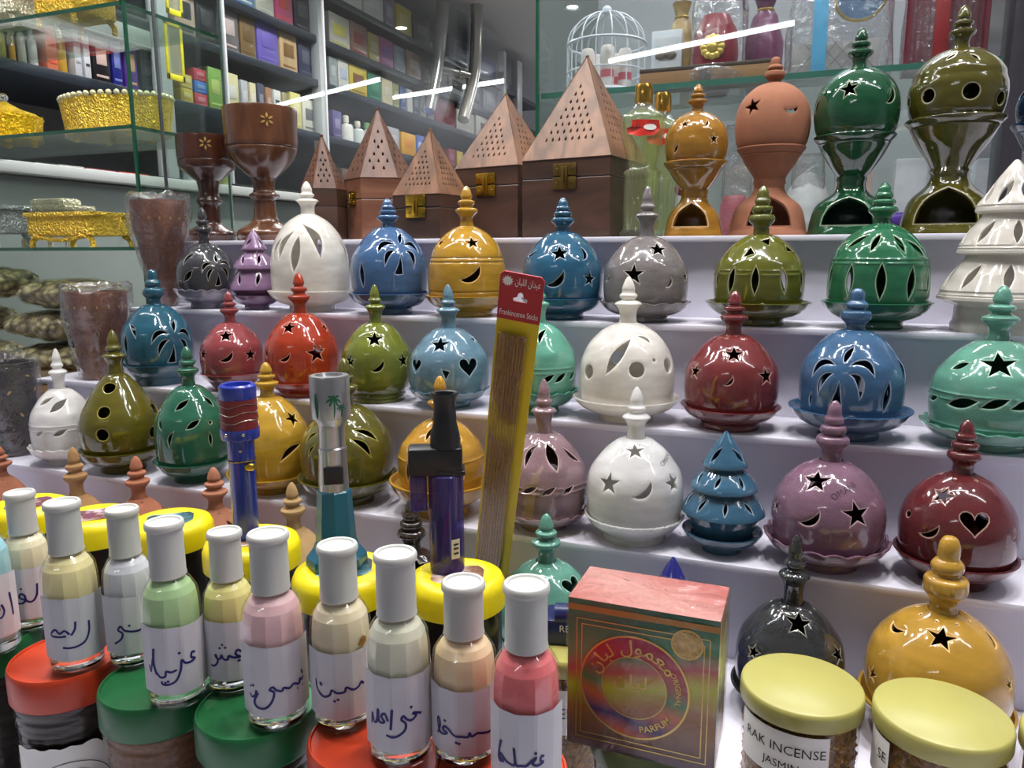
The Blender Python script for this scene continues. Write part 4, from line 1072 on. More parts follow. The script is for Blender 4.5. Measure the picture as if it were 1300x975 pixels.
JARS = [(-22, 815, M_green, M_spice_dark, 'green-lidded ribbed jar under the pale blue lotion bottle', False), (87, 845, M_orange, M_spice_dark, 'orange-lidded ribbed jar with a torn paper label', True),
        (203, 875, M_green, M_spice_brown, 'green-lidded ribbed jar of brown powder under the grey and green bottles', False), (327, 905, M_green, M_spice_dark, 'green-lidded ribbed jar of dark resin under the yellow and pink bottles', False),
        (472, 940, M_orange, M_spice_dark, 'orange-lidded ribbed jar under the beige and ivory bottles', False), (636, 978, M_orange, M_spice_dark, 'orange-lidded ribbed jar under the peach and rose pink bottles', False)]
for j in JARS: ribbed_jar(*j)

# ---------------------------------------------------------------- lotion bottles with handwritten labels
F_bot = film('clear_bottle_glass', (.985, .99, .985), 1.5, .01, .7)
G_base = glass('thick_glass_base', (.96, .99, .96))
M_cap = plain('white_plastic_cap', (192, 192, 190), .38, var=.02, sss=.2)
M_paper = plain('white_paper_label', (206, 204, 212), .6, var=.03)
M_pen = plain('blue_pen_ink', (24, 20, 104), .5, var=.05)
def liquid(key, rgb): return plain('lotion_' + key, tuple(min(246, c * 1.07 + 4) for c in rgb), .3, var=.03, scale=12, sss=.25, coat=.3)
def strokes_on(par, R, fcts, strokes, zc, halfw, halfh, w=.00075, lift=.0006):
    m = MB()
    for st in strokes:
        pts = catmull(st, 5) if len(st) > 2 else st
        if len(pts) == 1: pts = [(pts[0][0] - .035, pts[0][1] + .02), (pts[0][0] + .035, pts[0][1] - .02)]
        V3 = []
        n = len(pts)
        for i, p in enumerate(pts):
            a = np.array(pts[max(i - 1, 0)]); b = np.array(pts[min(i + 1, n - 1)]); d = (b - a) * [halfw, halfh]; L = np.linalg.norm(d) + 1e-9; nx, ny = -d[1] / L, d[0] / L
            for sg in (1, -1):
                x = p[0] * halfw + sg * nx * w; y = p[1] * halfh + sg * ny * w
                th = x / R; rr = facet_r(R, th, fcts) + lift
                V3.append((rr * math.sin(th), -rr * math.cos(th), zc + y))
        m.add(V3, [(2 * i, 2 * i + 1, 2 * i + 3, 2 * i + 2) for i in range(n - 1)])
    return m.build('handwriting', M_pen, par, smooth=False, recalc=False)
def facet_r(R, th, n):
    if not n: return R
    a = 2 * PI / n; t = ((th + a / 2) % a) - a / 2
    return R * math.cos(a / 2) / math.cos(t)
def lotion(px, y_cap, y_base, w_px, rgb, key, label, strokes, lab=(.10, .64), dy=0.0, rot=0):
    X0 = onY(px, y_base - 14, Y_FL + dy); X = X0[0]; Y = Y_FL + dy; zb = Z_FL
    s = depth(X0) / F_PX * cosw(px); R = w_px / 2 * s * .98; ht = onY(px, y_cap, Y)[2] - zb
    root = thing('lotion_bottle', (X, Y, zb + .0002), face_cam(X, Y) + rot, label, 'bottle', 'lotion bottles with handwritten labels')
    N = 12; hb = ht * .70                                   # shoulder top (cap starts)
    hs = ht * .57
    def fw(r, z, a):
        if z < hs * 1.02: return facet_r(r, a - PI / 2, N) * 1.02, z
        return r, z
    pr = [(R * .90, 0), (R * .97, .002), (R * 1.0, .006), (R, hs * .9), (R * .985, hs), (R * .93, hs + (hb - hs) * .35), (R * .80, hs + (hb - hs) * .65), (R * .68, hs + (hb - hs) * .88), (R * .56, hb), (R * .5, hb + .004)]
    MB().lathe(pr, 48, wave=fw).build('glass_body', F_bot, root, ang=14)
    zi = .0085
    MB().lathe([(R * .55, zi), (R * .86, zi + .001), (R * .925, zi + .004), (R * .925, hs * .9), (R * .905, hs), (R * .85, hs + (hb - hs) * .35), (R * .72, hs + (hb - hs) * .65), (R * .55, hs + (hb - hs) * .86), (R * .3, hb - .001)], 48, wave=fw).build('lotion_fill', liquid(key, rgb), root, ang=14)
    MB().lathe([(R * .80, .0012), (R * .93, .003), (R * .93, zi - .001), (R * .80, zi - .0004)], 36).build('thick_base', G_base, root, ang=40)
    rc = R * .60
    MB().lathe([(rc * .98, hb), (rc * 1.04, hb + .001), (rc * 1.0, hb + .003), (rc * .98, ht - .0050), (rc * 1.08, ht - .0044), (rc * 1.10, ht - .0034), (rc * 1.09, ht - .0010), (rc * 1.02, ht), (rc * .90, ht - .0002), (rc * .84, ht - .0012), (rc * .45, ht - .0011), (.001, ht - .0008)], 40).build('white_cap', M_cap, root, ang=40)
    z0, z1 = ht * lab[0], ht * lab[1] * .74
    m = MB(); n = 26; A = 1.32; vs_ = []
    for i in range(n + 1):
        a = -A + 2 * A * i / n; rr = facet_r(R * 1.02, a, N) + .0004; sk = .0012 * math.sin(a * 1.3 + R * 900)
        vs_ += [(rr * math.sin(a), -rr * math.cos(a), z0 + sk), (rr * math.sin(a), -rr * math.cos(a), z1 + sk)]
    m.add(vs_, [(2 * i, 2 * i + 2, 2 * i + 3, 2 * i + 1) for i in range(n)])
    lb = m.build('paper_label', M_paper, root, ang=10, recalc=False)
    strokes_on(lb, R * 1.02, N, strokes, (z0 + z1) / 2, R * 1.0, (z1 - z0) / 2)
    return root
# pen strokes: x in -1..1 across the front, y in -1..1 over the label height
def N_(rect, lst):
    x0, y0, x1, y1 = rect
    return [[((x - (x0 + x1) / 2) / ((x1 - x0) / 2), -((y - (y0 + y1) / 2) / ((y1 - y0) / 2))) for x, y in st] for st in lst]
S = {
 'ad': N_((-75, 300, 52, 470), [[(36, 350), (40, 385), (42, 415)], [(10, 375), (16, 395), (8, 410), (-4, 405), (4, 385), (-8, 400), (-20, 412)]]),
 'alf': N_((46, 338, 190, 505), [[(160, 388), (158, 415), (154, 446)], [(138, 388), (134, 425), (120, 444), (104, 438), (100, 420), (90, 414), (84, 426), (100, 436), (90, 446), (70, 442), (60, 430), (62, 418)], [(92, 398)]]),
 'raih': N_((160, 348, 358, 530), [[(308, 426), (306, 455), (290, 480), (258, 492), (212, 490)], [(262, 418), (258, 440), (244, 456)], [(240, 452), (225, 440), (205, 448), (190, 436), (172, 452), (200, 458), (228, 456)]]),
 'nw': N_((368, 396, 512, 572), [[(472, 482), (462, 498), (440, 500), (418, 492), (408, 480), (400, 492), (412, 502), (406, 520), (386, 534)], [(432, 480)]]),
 'mzyal': N_((482, 428, 690, 628), [[(658, 522), (646, 518), (642, 532), (656, 540), (636, 545), (616, 540), (606, 530), (600, 560), (580, 590), (540, 596), (532, 586)], [(588, 556), (570, 560), (552, 556), (548, 570), (530, 574), (516, 560)], [(512, 488), (508, 530), (516, 566)], [(506, 520), (492, 560), (486, 540)], [(600, 508)], [(556, 586)], [(546, 590)]]),
 'msh': N_((64, 418, 212, 620), [[(162, 522), (152, 512), (146, 526), (158, 538), (140, 536), (128, 528), (124, 540), (112, 536), (108, 524), (102, 538), (92, 534), (90, 522), (96, 545), (86, 562), (72, 562)], [(112, 488)], [(104, 500)], [(120, 498)], [(150, 552), (158, 548)]]),
 'sysut': N_((224, 402, 448, 640), [[(444, 540), (436, 548), (424, 540), (418, 556), (398, 548), (380, 556), (360, 548), (352, 558), (334, 552), (322, 540), (312, 548), (326, 560), (316, 590), (290, 612), (262, 610), (252, 590), (268, 560)], [(262, 552), (256, 570), (240, 576), (232, 566)], [(238, 540)], [(250, 536)], [(432, 512), (440, 530)], [(410, 570), (440, 568)]]),
 'mid': N_((468, 484, 690, 708), [[(656, 610), (646, 600), (636, 612), (616, 616), (590, 604), (584, 618), (560, 620), (540, 610), (530, 628), (508, 636), (490, 624), (476, 612), (472, 584)], [(548, 646)], [(560, 642)], [(500, 600), (496, 588)]]),
 'khwatr': N_((24, 466, 292, 722), [[(250, 608), (228, 600), (210, 596), (226, 608), (206, 618), (186, 612), (172, 600), (164, 612), (180, 626), (174, 650), (140, 668), (100, 664)], [(204, 574)], [(128, 574), (124, 610), (120, 644)], [(110, 616), (96, 592), (80, 604), (94, 620), (70, 622), (66, 580), (60, 622), (44, 626), (34, 600), (28, 640)]]),
 'syfa': N_((304, 580, 545, 842), [[(536, 720), (538, 752), (520, 770), (490, 766), (466, 758), (446, 766), (440, 752), (434, 768), (410, 766), (384, 762), (362, 744), (346, 736), (340, 750), (356, 760), (336, 768), (318, 752), (312, 720), (322, 708), (326, 740), (312, 776)], [(392, 790)], [(402, 794)], [(348, 712)]]),
 'mkhlt': N_((540, 606, 820, 905), [[(752, 780), (742, 774), (736, 790), (748, 800), (724, 806), (704, 796), (718, 774), (696, 792), (680, 806), (660, 806), (640, 800), (632, 740), (636, 802), (610, 806), (590, 796), (576, 780), (568, 794), (586, 806), (560, 800), (576, 726)], [(716, 758)]]),
}
LOT = [(-6, 620, 812, 66, (150, 196, 206), 'blue', 'pale blue lotion bottle at the end of the row on a green lid', 'ad', -.012),
       (46, 628, 826, 64, (216, 206, 176), 'cream', 'cream lotion bottle on the orange lid with the word ending in a loop', 'alf', .024),
       (98, 640, 838, 76, (226, 212, 158), 'custard', 'custard yellow lotion bottle on the orange lid beside the cream one', 'raih', -.006),
       (172, 648, 850, 68, (196, 196, 204), 'grey', 'silver grey lotion bottle behind the pale green one', 'nw', .014),
       (224, 664, 866, 78, (168, 200, 146), 'green', 'pale green lotion bottle with long blue handwriting', 'mzyal', -.012),
       (298, 676, 884, 69, (216, 206, 134), 'yellow', 'pale yellow lotion bottle on the green lid beside the baby pink one', 'msh', .014),
       (352, 678, 896, 82, (226, 184, 188), 'pink', 'baby pink lotion bottle standing on a green lid', 'sysut', -.006),
       (437, 692, 918, 80, (214, 200, 172), 'beige', 'beige lotion bottle with a brown stain near the shoulder', 'mid', .008),
       (508, 702, 934, 84, (212, 210, 190), 'ivory', 'ivory lotion bottle on the orange lid beside the beige one', 'khwatr', -.008),
       (591, 738, 966, 84, (226, 200, 162), 'peach', 'peach lotion bottle on the orange lid beside the rose pink one', 'syfa', .006),
       (668, 740, 984, 90, (216, 108, 112), 'rose', 'rose pink lotion bottle next to the foil incense box', 'mkhlt', -.010)]
for (px, yc, yb, w, rgb, key, lab_, st, dy) in LOT:
    o = lotion(px, yc, yb, w, rgb, key, lab_, S[st], dy=dy)
    if key == 'beige':
        Rb_ = w / 2 * depth(onY(px, yb, Y_FL)) / F_PX * cosw(px) * 1.0; st_ = MB(); zc_ = .0575
        pl = [(.9, .5), (.2, .9), (-.5, .4), (-1, -.6), (-.3, -.9), (.5, -.4), (1, -.5)]
        st_.prism(pl, lambda x, y: ((Rb_ * 1.005) * math.sin(.75 + x * .16), -(Rb_ * 1.005) * math.cos(.75 + x * .16), zc_ + y * .0035), lambda x, y: ((Rb_ * .95) * math.sin(.75 + x * .16), -(Rb_ * .95) * math.cos(.75 + x * .16), zc_ + y * .0035))
        st_.build('brown_stain', plain('dried_oil_stain', (150, 104, 30), .3, var=.3, scale=300), o, smooth=False)
# ---------------------------------------------------------------- lighters standing on the yellow lids
M_blue = plain('blue_anodised', (28, 52, 158), .25, coat=.4, var=.08)
M_redw = plain('red_wrap', (122, 34, 36), .4, var=.08)
M_wire = plain('steel_wire', (190, 180, 165), .25, metal=1, var=.1)
M_silver = plain('brushed_silver', (176, 176, 178), .28, metal=.85, var=.12, scale=50)
M_teal = plain('teal_plastic', (8, 92, 118), .3, var=.06, coat=.3)
M_blk = plain('black_plastic', (24, 24, 28), .35, var=.1)
M_navy = plain('navy_plastic', (22, 34, 84), .3, var=.1)
M_grn = plain('green_print', (24, 92, 62), .5, var=.05)
G_purple = film('purple_tank', (.36, .30, .62), 1.4, .04, .8, haze=.35, hazecol=(.10, .07, .30))
M_yel = plain('yellow_card', (214, 188, 20), .45, var=.04)
M_ttag = plain('price_tag_paper', (222, 214, 196), .6, var=.05)
def at_lid(px, py, dy=0.0):
    X = onY(px, py, Y_YL + dy)[0]; return X, Y_YL + dy, depth(onY(px, py, Y_YL + dy)) / F_PX
X, Y, s = at_lid(308, 600, .004); zl = Z_YL - .0005
t = thing('torch_lighter', (X, Y, zl), face_cam(X, Y), 'blue torch lighter with a red wire-wound collar on a yellow lid', 'lighter')
Z = lambda y: onY(308, y, Y)[2] - zl
m = MB().lathe([(15 * s, 0), (16 * s, .002), (16 * s, Z(585)), (16.4 * s, Z(584)), (16.6 * s, Z(553))], 32); bd = m.build('tank', M_blue, t, ang=40)
MB().lathe([(18 * s, Z(557)), (23 * s, Z(556)), (24 * s, Z(554)), (24 * s, Z(543))], 32).build('collar', M_blue, t, ang=30)
rb = MB().lathe([(22.5 * s, Z(543)), (22.5 * s, Z(506))], 32).build('red_sleeve', M_redw, t, ang=30)
wp = []
for i in range(90):
    a = i / 90 * 2 * PI * 3.2; zz = Z(540) + (Z(508) - Z(540)) * (i / 90) + .0012 * math.sin(i * .9); wp.append((23 * s * math.cos(a), 23 * s * math.sin(a), zz))
MB().tube(wp, .0004, 5).build('wound_wire', M_wire, rb)
MB().lathe([(22 * s, Z(506)), (22.4 * s, Z(505)), (22.4 * s, Z(490)), (20 * s, Z(487.5)), (16 * s, Z(488)), (15 * s, Z(494)), (.001, Z(494))], 32).build('nozzle', M_blue, t, ang=30)
cl = MB().tube([(17.3 * s * math.cos(a), 17.3 * s * math.sin(a), Z(583)) for a in np.linspace(0, 2 * PI, 24, endpoint=False)], .0006, 5, closed=True)
cl.ball((9 * s, -16 * s, Z(590)), .0042, 8, sq=(1.2, .6, .9)); cl.build('gold_trigger_clip', M_brass, t)
sc_ = MB()
for a in (-.75, .15): sc_.ball((24 * s * math.sin(a), -24 * s * math.cos(a), Z(548)), .0017, 7)
sc_.ball((-1 * s, -16.6 * s, Z(569)), .0016, 7); sc_.build('screw', M_wire, t)
X, Y, s = at_lid(424, 620, -.018); 
t = thing('torch_lighter', (X, Y, zl), face_cam(X, Y), 'silver torch lighter with palm tree print and flared teal base', 'lighter')
Z = lambda y: onY(424, y, Y)[2] - zl
w4 = lambda r, z, a: (facet_r(r, a + PI / 8, 8), z)
MB().lathe([(38 * s, 0), (39 * s, .003), (38 * s, Z(703)), (29 * s, Z(692)), (27 * s, Z(686)), (25.5 * s, Z(684)), (24 * s, Z(655)), (23.2 * s, Z(650)), (21.5 * s, Z(622)), (19 * s, Z(620))], 48, wave=w4).build('teal_base', M_teal, t, ang=16)
MB().lathe([(18.5 * s, Z(621)), (19 * s, Z(612)), (17.5 * s, Z(575)), (18 * s, Z(572)), (18 * s, Z(568)), (16.5 * s, Z(566)), (16.5 * s, Z(544)), (18 * s, Z(537)), (24 * s, Z(530)), (24.5 * s, Z(528)), (24.5 * s, Z(479)), (23.5 * s, Z(476.5)), (17 * s, Z(476)), (15 * s, Z(480)), (.001, Z(480))], 40).build('silver_barrel', M_silver, t, ang=35)
MB().rbox(-12 * s, 12 * s, -20.5 * s, -16 * s, Z(610), Z(588), .001).build('black_switch', M_blk, t)
R = 24.9 * s
def onb(px_, py_): a = (px_ - 415) / 24.5; a = max(-1.2, min(1.2, a)); return (R * math.sin(a), -R * math.cos(a), Z(py_))
tr = MB()
def strip(pts, w):
    P = catmull(pts, 4); V = []
    for i, p in enumerate(P):
        a = np.array(P[max(i - 1, 0)]); b = np.array(P[min(i + 1, len(P) - 1)]); d = b - a; L = np.hypot(*d) + 1e-9
        ww = w * (math.sin(PI * (i + .6) / (len(P) + .2)) + .15)
        V += [onb(p[0] - d[1] / L * ww, p[1] + d[0] / L * ww), onb(p[0] + d[1] / L * ww, p[1] - d[0] / L * ww)]
    tr.add(V, [(2 * i, 2 * i + 1, 2 * i + 3, 2 * i + 2) for i in range(len(P) - 1)])
for (bx, by, k) in ((419, 504, 1.0), (428, 514, .62)):
    for dx, dy in ((-9, 3), (-7, -4), (0, -6), (7, -4), (9, 4), (5, 8), (-5, 8)): strip([(bx, by), (bx + dx * .5 * k, by + dy * .5 * k - 2 * k), (bx + dx * k, by + dy * k)], 1.3 * k)
    strip([(bx, by), (bx + 1, by + 9 * k), (bx, 526)], .9)
strip([(396, 496), (397, 510), (398, 527)], 2.2)
tr.build('palm_print', M_grn, t, smooth=False, recalc=False)
# black gas lighter with a purple tank
X, Y, s = at_lid(567, 660, .006)
t = thing('gas_lighter', (X, Y, zl), face_cam(X, Y), 'black gas lighter with a see-through purple tank and a price tag', 'lighter')
Z = lambda y: onY(567, y, Y)[2] - zl
MB().lathe([(21.5 * s, 0), (22 * s, .002), (22 * s, Z(602)), (20 * s, Z(600))], 36).build('purple_tank', G_purple, t, ang=40)
MB().lathe([(13 * s, .008), (13 * s, Z(604))], 20).build('inner_valve', plain('violet_valve', (70, 52, 150), .4), t)
MB().lathe([(16 * s, .0008), (17 * s, .0015), (17 * s, .006), (14 * s, .0072)], 28).build('clear_base', G_base, t)
m = MB(); m.rbox(-46 * s, 21 * s, -17 * s, 17 * s, Z(600), Z(566), .0022); m.rbox(-10 * s, 24 * s, -18 * s, 18 * s, Z(600), Z(594), .001); m.build('ignition_block', M_blk, t, ang=30)
MB().lathe([(19 * s, Z(567)), (18.5 * s, Z(552)), (14.5 * s, Z(535)), (13.5 * s, Z(515)), (15 * s, Z(504)), (17 * s, Z(500)), (16.5 * s, Z(498)), (12 * s, Z(499)), (11 * s, Z(506)), (.001, Z(506))], 32).build('nozzle', M_blk, t, ang=40)
MB().rbox(-45 * s, -24 * s, -11 * s, 11 * s, Z(646), Z(601), .002).build('side_tank', G_purple, t)
m = MB(); R = 22.5 * s
V = [(R * math.sin(a), -R * math.cos(a), Z(y)) for y in (702, 678) for a in (.25, .5, .78)]
tg = m.add(V, [(0, 1, 4, 3), (1, 2, 5, 4)]).build('price_tag', M_ttag, t, recalc=False)
R2 = R + .0004; pr = MB()
for yy in (683, 688, 694): pr.add([(R2 * math.sin(a), -R2 * math.cos(a), Z(yy + d)) for d in (0, 2.4) for a in (.36, .52, .68)], [(0, 1, 4, 3), (1, 2, 5, 4)])
pr.build('tag_print', M_ink_black, tg, recalc=False)

# ---------------------------------------------------------------- frankincense stick packet leaning by the jars
M_redcard = plain('red_card', (166, 30, 42), .4, var=.05)
M_stick = plain('incense_stick', (158, 122, 88), .85, var=.25, scale=300, bmp=.3)
F_blis = film('blister_film', (.98, .97, .93), 1.5, .04, .7)
pb = onY(624, 718, .70); ptop = onY(664, 348, .585)
d = Vector(ptop) - Vector(pb); up_ = d.normalized()
bot = Vector(pb) + up_ * ((ZC + .001 - pb[2]) / up_.z)
L = (Vector(ptop) - bot).length; sx = Vector((1, .12, 0)); sx = (sx - up_ * sx.dot(up_)).normalized(); nrm = sx.cross(up_)       # facing the camera
if nrm.y > 0: nrm = -nrm
pk = thing('incense_stick_packet', bot, 0, 'tall packet of frankincense sticks with yellow card and red printed header', 'packet')
pk.rotation_euler = Matrix((sx, -nrm, up_)).transposed().to_euler()
wp_ = 58 * depth(ptop) / F_PX / 2
kx = lambda px, py: None
hz0 = L - 68 * depth(ptop) / F_PX
MB().rbox(-wp_, wp_, 0, .0012, .002, hz0 + .004, .0005).build('yellow_card', M_yel, pk)
hole = [(x * wp_ * .30, L - (L - hz0) * .52 + y * (L - hz0) * .07) for x, y in [(-1, -.9), (1, -.9), (1.1, 0), (.5, .5), (.35, 1.6), (0, 2.0), (-.35, 1.6), (-.5, .5), (-1.1, 0)]]
hd = shell(lambda u, v, q: (u, -.0004 + q, v), [0, 1], [0, 1], [hole], .0014, .0003, outline=[(-wp_, hz0), (wp_, hz0), (wp_, L - .003), (wp_ - .003, L), (-wp_ + .003, L), (-wp_, L - .003)]).build('red_header', [M_redcard, M_white], pk, ang=20)
def flat_text(s_, size, x, z, y, M, par, name, wide=None, bold=0):
    v, f = text_geo(s_, size, bold)
    k = 1
    if wide:
        xs_ = [p[0] for p in v]; k = wide / (max(xs_) - min(xs_))
    return MB().add([(x + p[0] * k, y, z + p[1]) for p in v], f).build(name, M, par, smooth=False, recalc=False)
flat_text('Frankincense Sticks', .0075, 0, hz0 + (L - hz0) * .15, -.0008, M_white, hd, 'english_lettering', wide=wp_ * 1.78)
flat_text('\uFEE5\uFE8E\uFE92\uFEE0\uFEDF\uFE8D \uFEE5\uFE8D\uFEAA\uFEF4\uFECB', .0085, wp_ * .28, hz0 + (L - hz0) * .83, -.0008, M_white, hd, 'arabic_lettering', wide=wp_ * 1.15, bold=.004)
MB().add([(-wp_ * .64 + x * wp_ * .27, -.0008, hz0 + (L - hz0) * .82 + y * wp_ * .27) for x, y in sh_star(12, .66)], [tuple(range(24))]).build('white_burst', M_white, hd, smooth=False, recalc=False)
ns = 9; rs = wp_ * .076
for i in range(ns):
    x = -wp_ * .78 + (wp_ * .46 + wp_ * .78) * i / (ns - 1)
    MB().tube([(x, -.0042, .006), (x, -.0042, hz0 - .012)], rs * .92, 6).build('incense_stick', M_stick, pk, ang=50)
bl = MB(); a0, a1 = -wp_ * .92, wp_ * .62
cs = [(a0, -.0002), (a0 + .002, -.0072), (a1 - .002, -.0072), (a1, -.0002)]
bl.add([(x, y, z) for z in (.004, hz0 - .009) for x, y in cs], [(0, 1, 5, 4), (1, 2, 6, 5), (2, 3, 7, 6), (4, 5, 6, 7)])
bl.build('clear_blister', F_blis, pk, smooth=False)

# ---------------------------------------------------------------- incense jars with pale yellow lids
M_pylid = plain('pale_yellow_lid', (166, 160, 90), .35, var=.03, sss=.1)
M_resin = plain('golden_resin', (130, 92, 36), .35, var=.7, scale=220, bmp=1.0)
M_resin2 = plain('amber_lump', (150, 104, 40), .25, var=.4, scale=150, coat=.4)
def incense_jar(px, py, R, h, label, words=None, wa=0.0, lumps=True, yy=None, lid=None, stick=.0):
    p = onZ(px, py, ZC + h); X, Y = p[0], p[1]
    if yy: Y = yy; X = onY(px, py, Y)[0]
    root = thing('incense_jar', (X, Y, ZC), face_cam(X, Y), label, 'jar', 'round incense jars')
    hl = .0140; zt = h - hl
    pr = [(R * .82, 0), (R * .92, .003), (R * .95, .010), (R * .95, zt - .012), (R * .90, zt - .003), (R * .90, zt), (R * .88, h - .004)]
    MB().lathe(pr, 48).build('clear_body', F_jar, root, ang=50)
    MB().lathe([(r * .95, max(z, .004)) for r, z in pr[:5]], 40).build('incense_fill', M_resin, root, ang=50)
    if lumps:
        rnd = random.Random(int(px)); m = MB()
        for _ in range(200):
            a = rnd.uniform(-1.7, 1.7); z = rnd.uniform(.012, zt - .012); q = rnd.uniform(.0016, .0032); rr = R * .95 * .985 - q * 1.15
            m.ball((rr * math.sin(a), -rr * math.cos(a), z), q, 6, sq=(rnd.uniform(.7, 1.3), rnd.uniform(.7, 1.2), rnd.uniform(.7, 1.3)))
        tag(m.build('resin_crumbs', M_resin2, root, ang=20), kind='stuff')
    MB().lathe([(R * .985, h - hl), (R, h - hl + .0008), (R, h - .0035), (R * .985, h - .001), (R * .955, h), (.001, h)], 64, cap0=False).build('lid', lid or M_pylid, root, ang=40)
    if words:
        R2 = R * .955 + .0004; n = 20; A0, A1, z0, z1 = words[0]
        lb = MB().add([(R2 * math.sin(A0 + (A1 - A0) * i / n), -R2 * math.cos(A0 + (A1 - A0) * i / n), z) for i in range(n + 1) for z in (z0, z1)], [(2 * i, 2 * i + 2, 2 * i + 3, 2 * i + 1) for i in range(n)]).build('paper_label', M_white, root, recalc=False)
        for (tx, size, a, z) in words[1]:
            v, f = text_geo(tx, size, 0, 'CENTER')
            R3 = R2 + .0003
            MB().add([(R3 * math.sin(a + x / R3), -R3 * math.cos(a + x / R3), z + y) for x, y in v], f).build('lettering', M_ink_black, lb, smooth=False, recalc=False)
    return root
h1 = .107
incense_jar(1018, 866, .0430, h1, 'pale yellow-lidded incense jar with a printed jasmin label next to the foil box', ((-1.15, .52, h1 - .052, h1 - .0175), [('RAK INCENSE', .0098, -.26, h1 - .0305), ('JASMIN', .0082, -.26, h1 - .0430)]))
incense_jar(1196, 902, .0425, .113, 'pale yellow-lidded incense jar of golden resin with its label turned away', ((-1.35, -.74, .113 - .048, .113 - .0165), [('SE', .010, -.90, .113 - .030)]))
incense_jar(985, 1026, .036, .100, 'pale yellow-lidded incense jar showing only its lid below the jasmin jar')
incense_jar(1398, 940, .043, .113, 'pale yellow-lidded incense jar at the end of the counter past the resin jar', lumps=False)
incense_jar(716, 812, .0365, .107, 'pale yellow-lidded incense jar with a navy cap case on it, behind the rose pink bottle', ((-.6, .9, .107 - .062, .107 - .024), [('EL', .013, .05, .107 - .044)]), lumps=False)
p = onZ(716, 812, ZC + .107)
nv = thing('navy_case', (p[0] + .004, p[1] + .004, ZC + .107), .25, 'small navy blue case with red and white print on a pale yellow lid', 'case')
MB().rbox(-.02, .024, -.014, .016, 0, .022, .003).build('case_body', M_navy, nv, ang=30)
m = MB().tube([(-.012, -.006, .024), (.018, -.006, .024)], .0085, 14); m.build('round_top', M_navy, nv)
flat_text('RE', .008, -.004, .015, -.0144, M_white, nv, 'white_lettering'); flat_text('MA', .008, .010, .015, -.0144, M_redlab, nv, 'red_lettering')

# ---------------------------------------------------------------- holographic foil box on a jar
bx0, by0, bz1 = -.1351, .4450, CZ - .22
bw, bd_, bh = .0961, .052, .1035
zb_ = bz1 - bh
jr = thing('dark_jar', (bx0 + .046, by0 + .034, ZC), 0, 'dark green glass jar supporting the foil incense box', 'jar')
MB().lathe([(.030, 0), (.034, .003), (.034, .055), (.036, zb_ - ZC - .016), (.033, zb_ - ZC - .015)], 36).build('jar_body', plain('dark_green_glass', (30, 52, 44), .15, var=.2), jr, ang=40)
MB().lathe([(.0375, zb_ - ZC - .016), (.038, zb_ - ZC - .0155), (.038, zb_ - ZC - .002), (.0365, zb_ - ZC), (.001, zb_ - ZC)], 44).build('jar_lid', plain('olive_glass_lid', (92, 104, 70), .2, var=.2), jr, ang=40)
def foil(key, stops, vec, scale=1.0, rough=.38, metal=.15):  # diffraction sheen of the foil painted as fixed bands of base colour
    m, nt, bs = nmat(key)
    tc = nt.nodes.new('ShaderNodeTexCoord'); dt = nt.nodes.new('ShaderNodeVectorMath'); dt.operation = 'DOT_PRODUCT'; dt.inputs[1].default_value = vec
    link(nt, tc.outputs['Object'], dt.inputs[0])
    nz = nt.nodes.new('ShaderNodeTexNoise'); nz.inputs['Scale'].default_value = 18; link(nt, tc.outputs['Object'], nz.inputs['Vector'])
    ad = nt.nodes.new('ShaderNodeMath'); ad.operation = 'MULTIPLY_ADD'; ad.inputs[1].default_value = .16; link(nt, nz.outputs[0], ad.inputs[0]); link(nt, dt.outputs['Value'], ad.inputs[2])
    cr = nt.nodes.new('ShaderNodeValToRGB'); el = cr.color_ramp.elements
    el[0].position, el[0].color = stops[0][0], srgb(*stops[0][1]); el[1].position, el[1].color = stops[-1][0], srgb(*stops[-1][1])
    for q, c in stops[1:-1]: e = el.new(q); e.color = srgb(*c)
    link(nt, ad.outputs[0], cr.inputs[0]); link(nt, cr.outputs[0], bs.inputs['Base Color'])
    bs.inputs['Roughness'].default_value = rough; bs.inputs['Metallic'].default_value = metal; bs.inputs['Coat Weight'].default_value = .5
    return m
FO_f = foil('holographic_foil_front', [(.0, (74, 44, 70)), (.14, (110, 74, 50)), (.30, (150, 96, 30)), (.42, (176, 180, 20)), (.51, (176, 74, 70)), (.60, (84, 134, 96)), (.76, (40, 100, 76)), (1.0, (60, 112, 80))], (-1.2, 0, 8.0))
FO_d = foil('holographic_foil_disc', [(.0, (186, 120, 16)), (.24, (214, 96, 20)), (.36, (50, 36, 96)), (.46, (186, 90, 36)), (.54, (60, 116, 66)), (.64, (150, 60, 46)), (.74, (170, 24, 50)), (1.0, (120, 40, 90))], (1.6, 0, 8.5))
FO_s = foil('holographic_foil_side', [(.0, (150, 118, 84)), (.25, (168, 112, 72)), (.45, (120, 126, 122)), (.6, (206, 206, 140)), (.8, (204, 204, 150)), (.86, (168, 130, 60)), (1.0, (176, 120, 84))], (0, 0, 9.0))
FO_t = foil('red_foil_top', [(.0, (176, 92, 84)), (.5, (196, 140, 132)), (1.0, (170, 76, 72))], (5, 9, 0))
M_gline = plain('gold_foil_line', (208, 176, 96), .3, metal=.7, var=.1)
fb = thing('foil_incense_box', (bx0, by0, zb_), 0, 'shrink-wrapped holographic foil incense box with a round gold emblem', 'box')
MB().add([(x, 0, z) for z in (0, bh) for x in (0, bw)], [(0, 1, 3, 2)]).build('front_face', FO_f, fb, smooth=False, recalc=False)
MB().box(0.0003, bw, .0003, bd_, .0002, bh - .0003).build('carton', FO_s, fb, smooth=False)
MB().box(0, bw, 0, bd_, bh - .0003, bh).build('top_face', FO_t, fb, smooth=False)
cxb, czb, rb_ = bw * .46, bh * .47, bw * .37
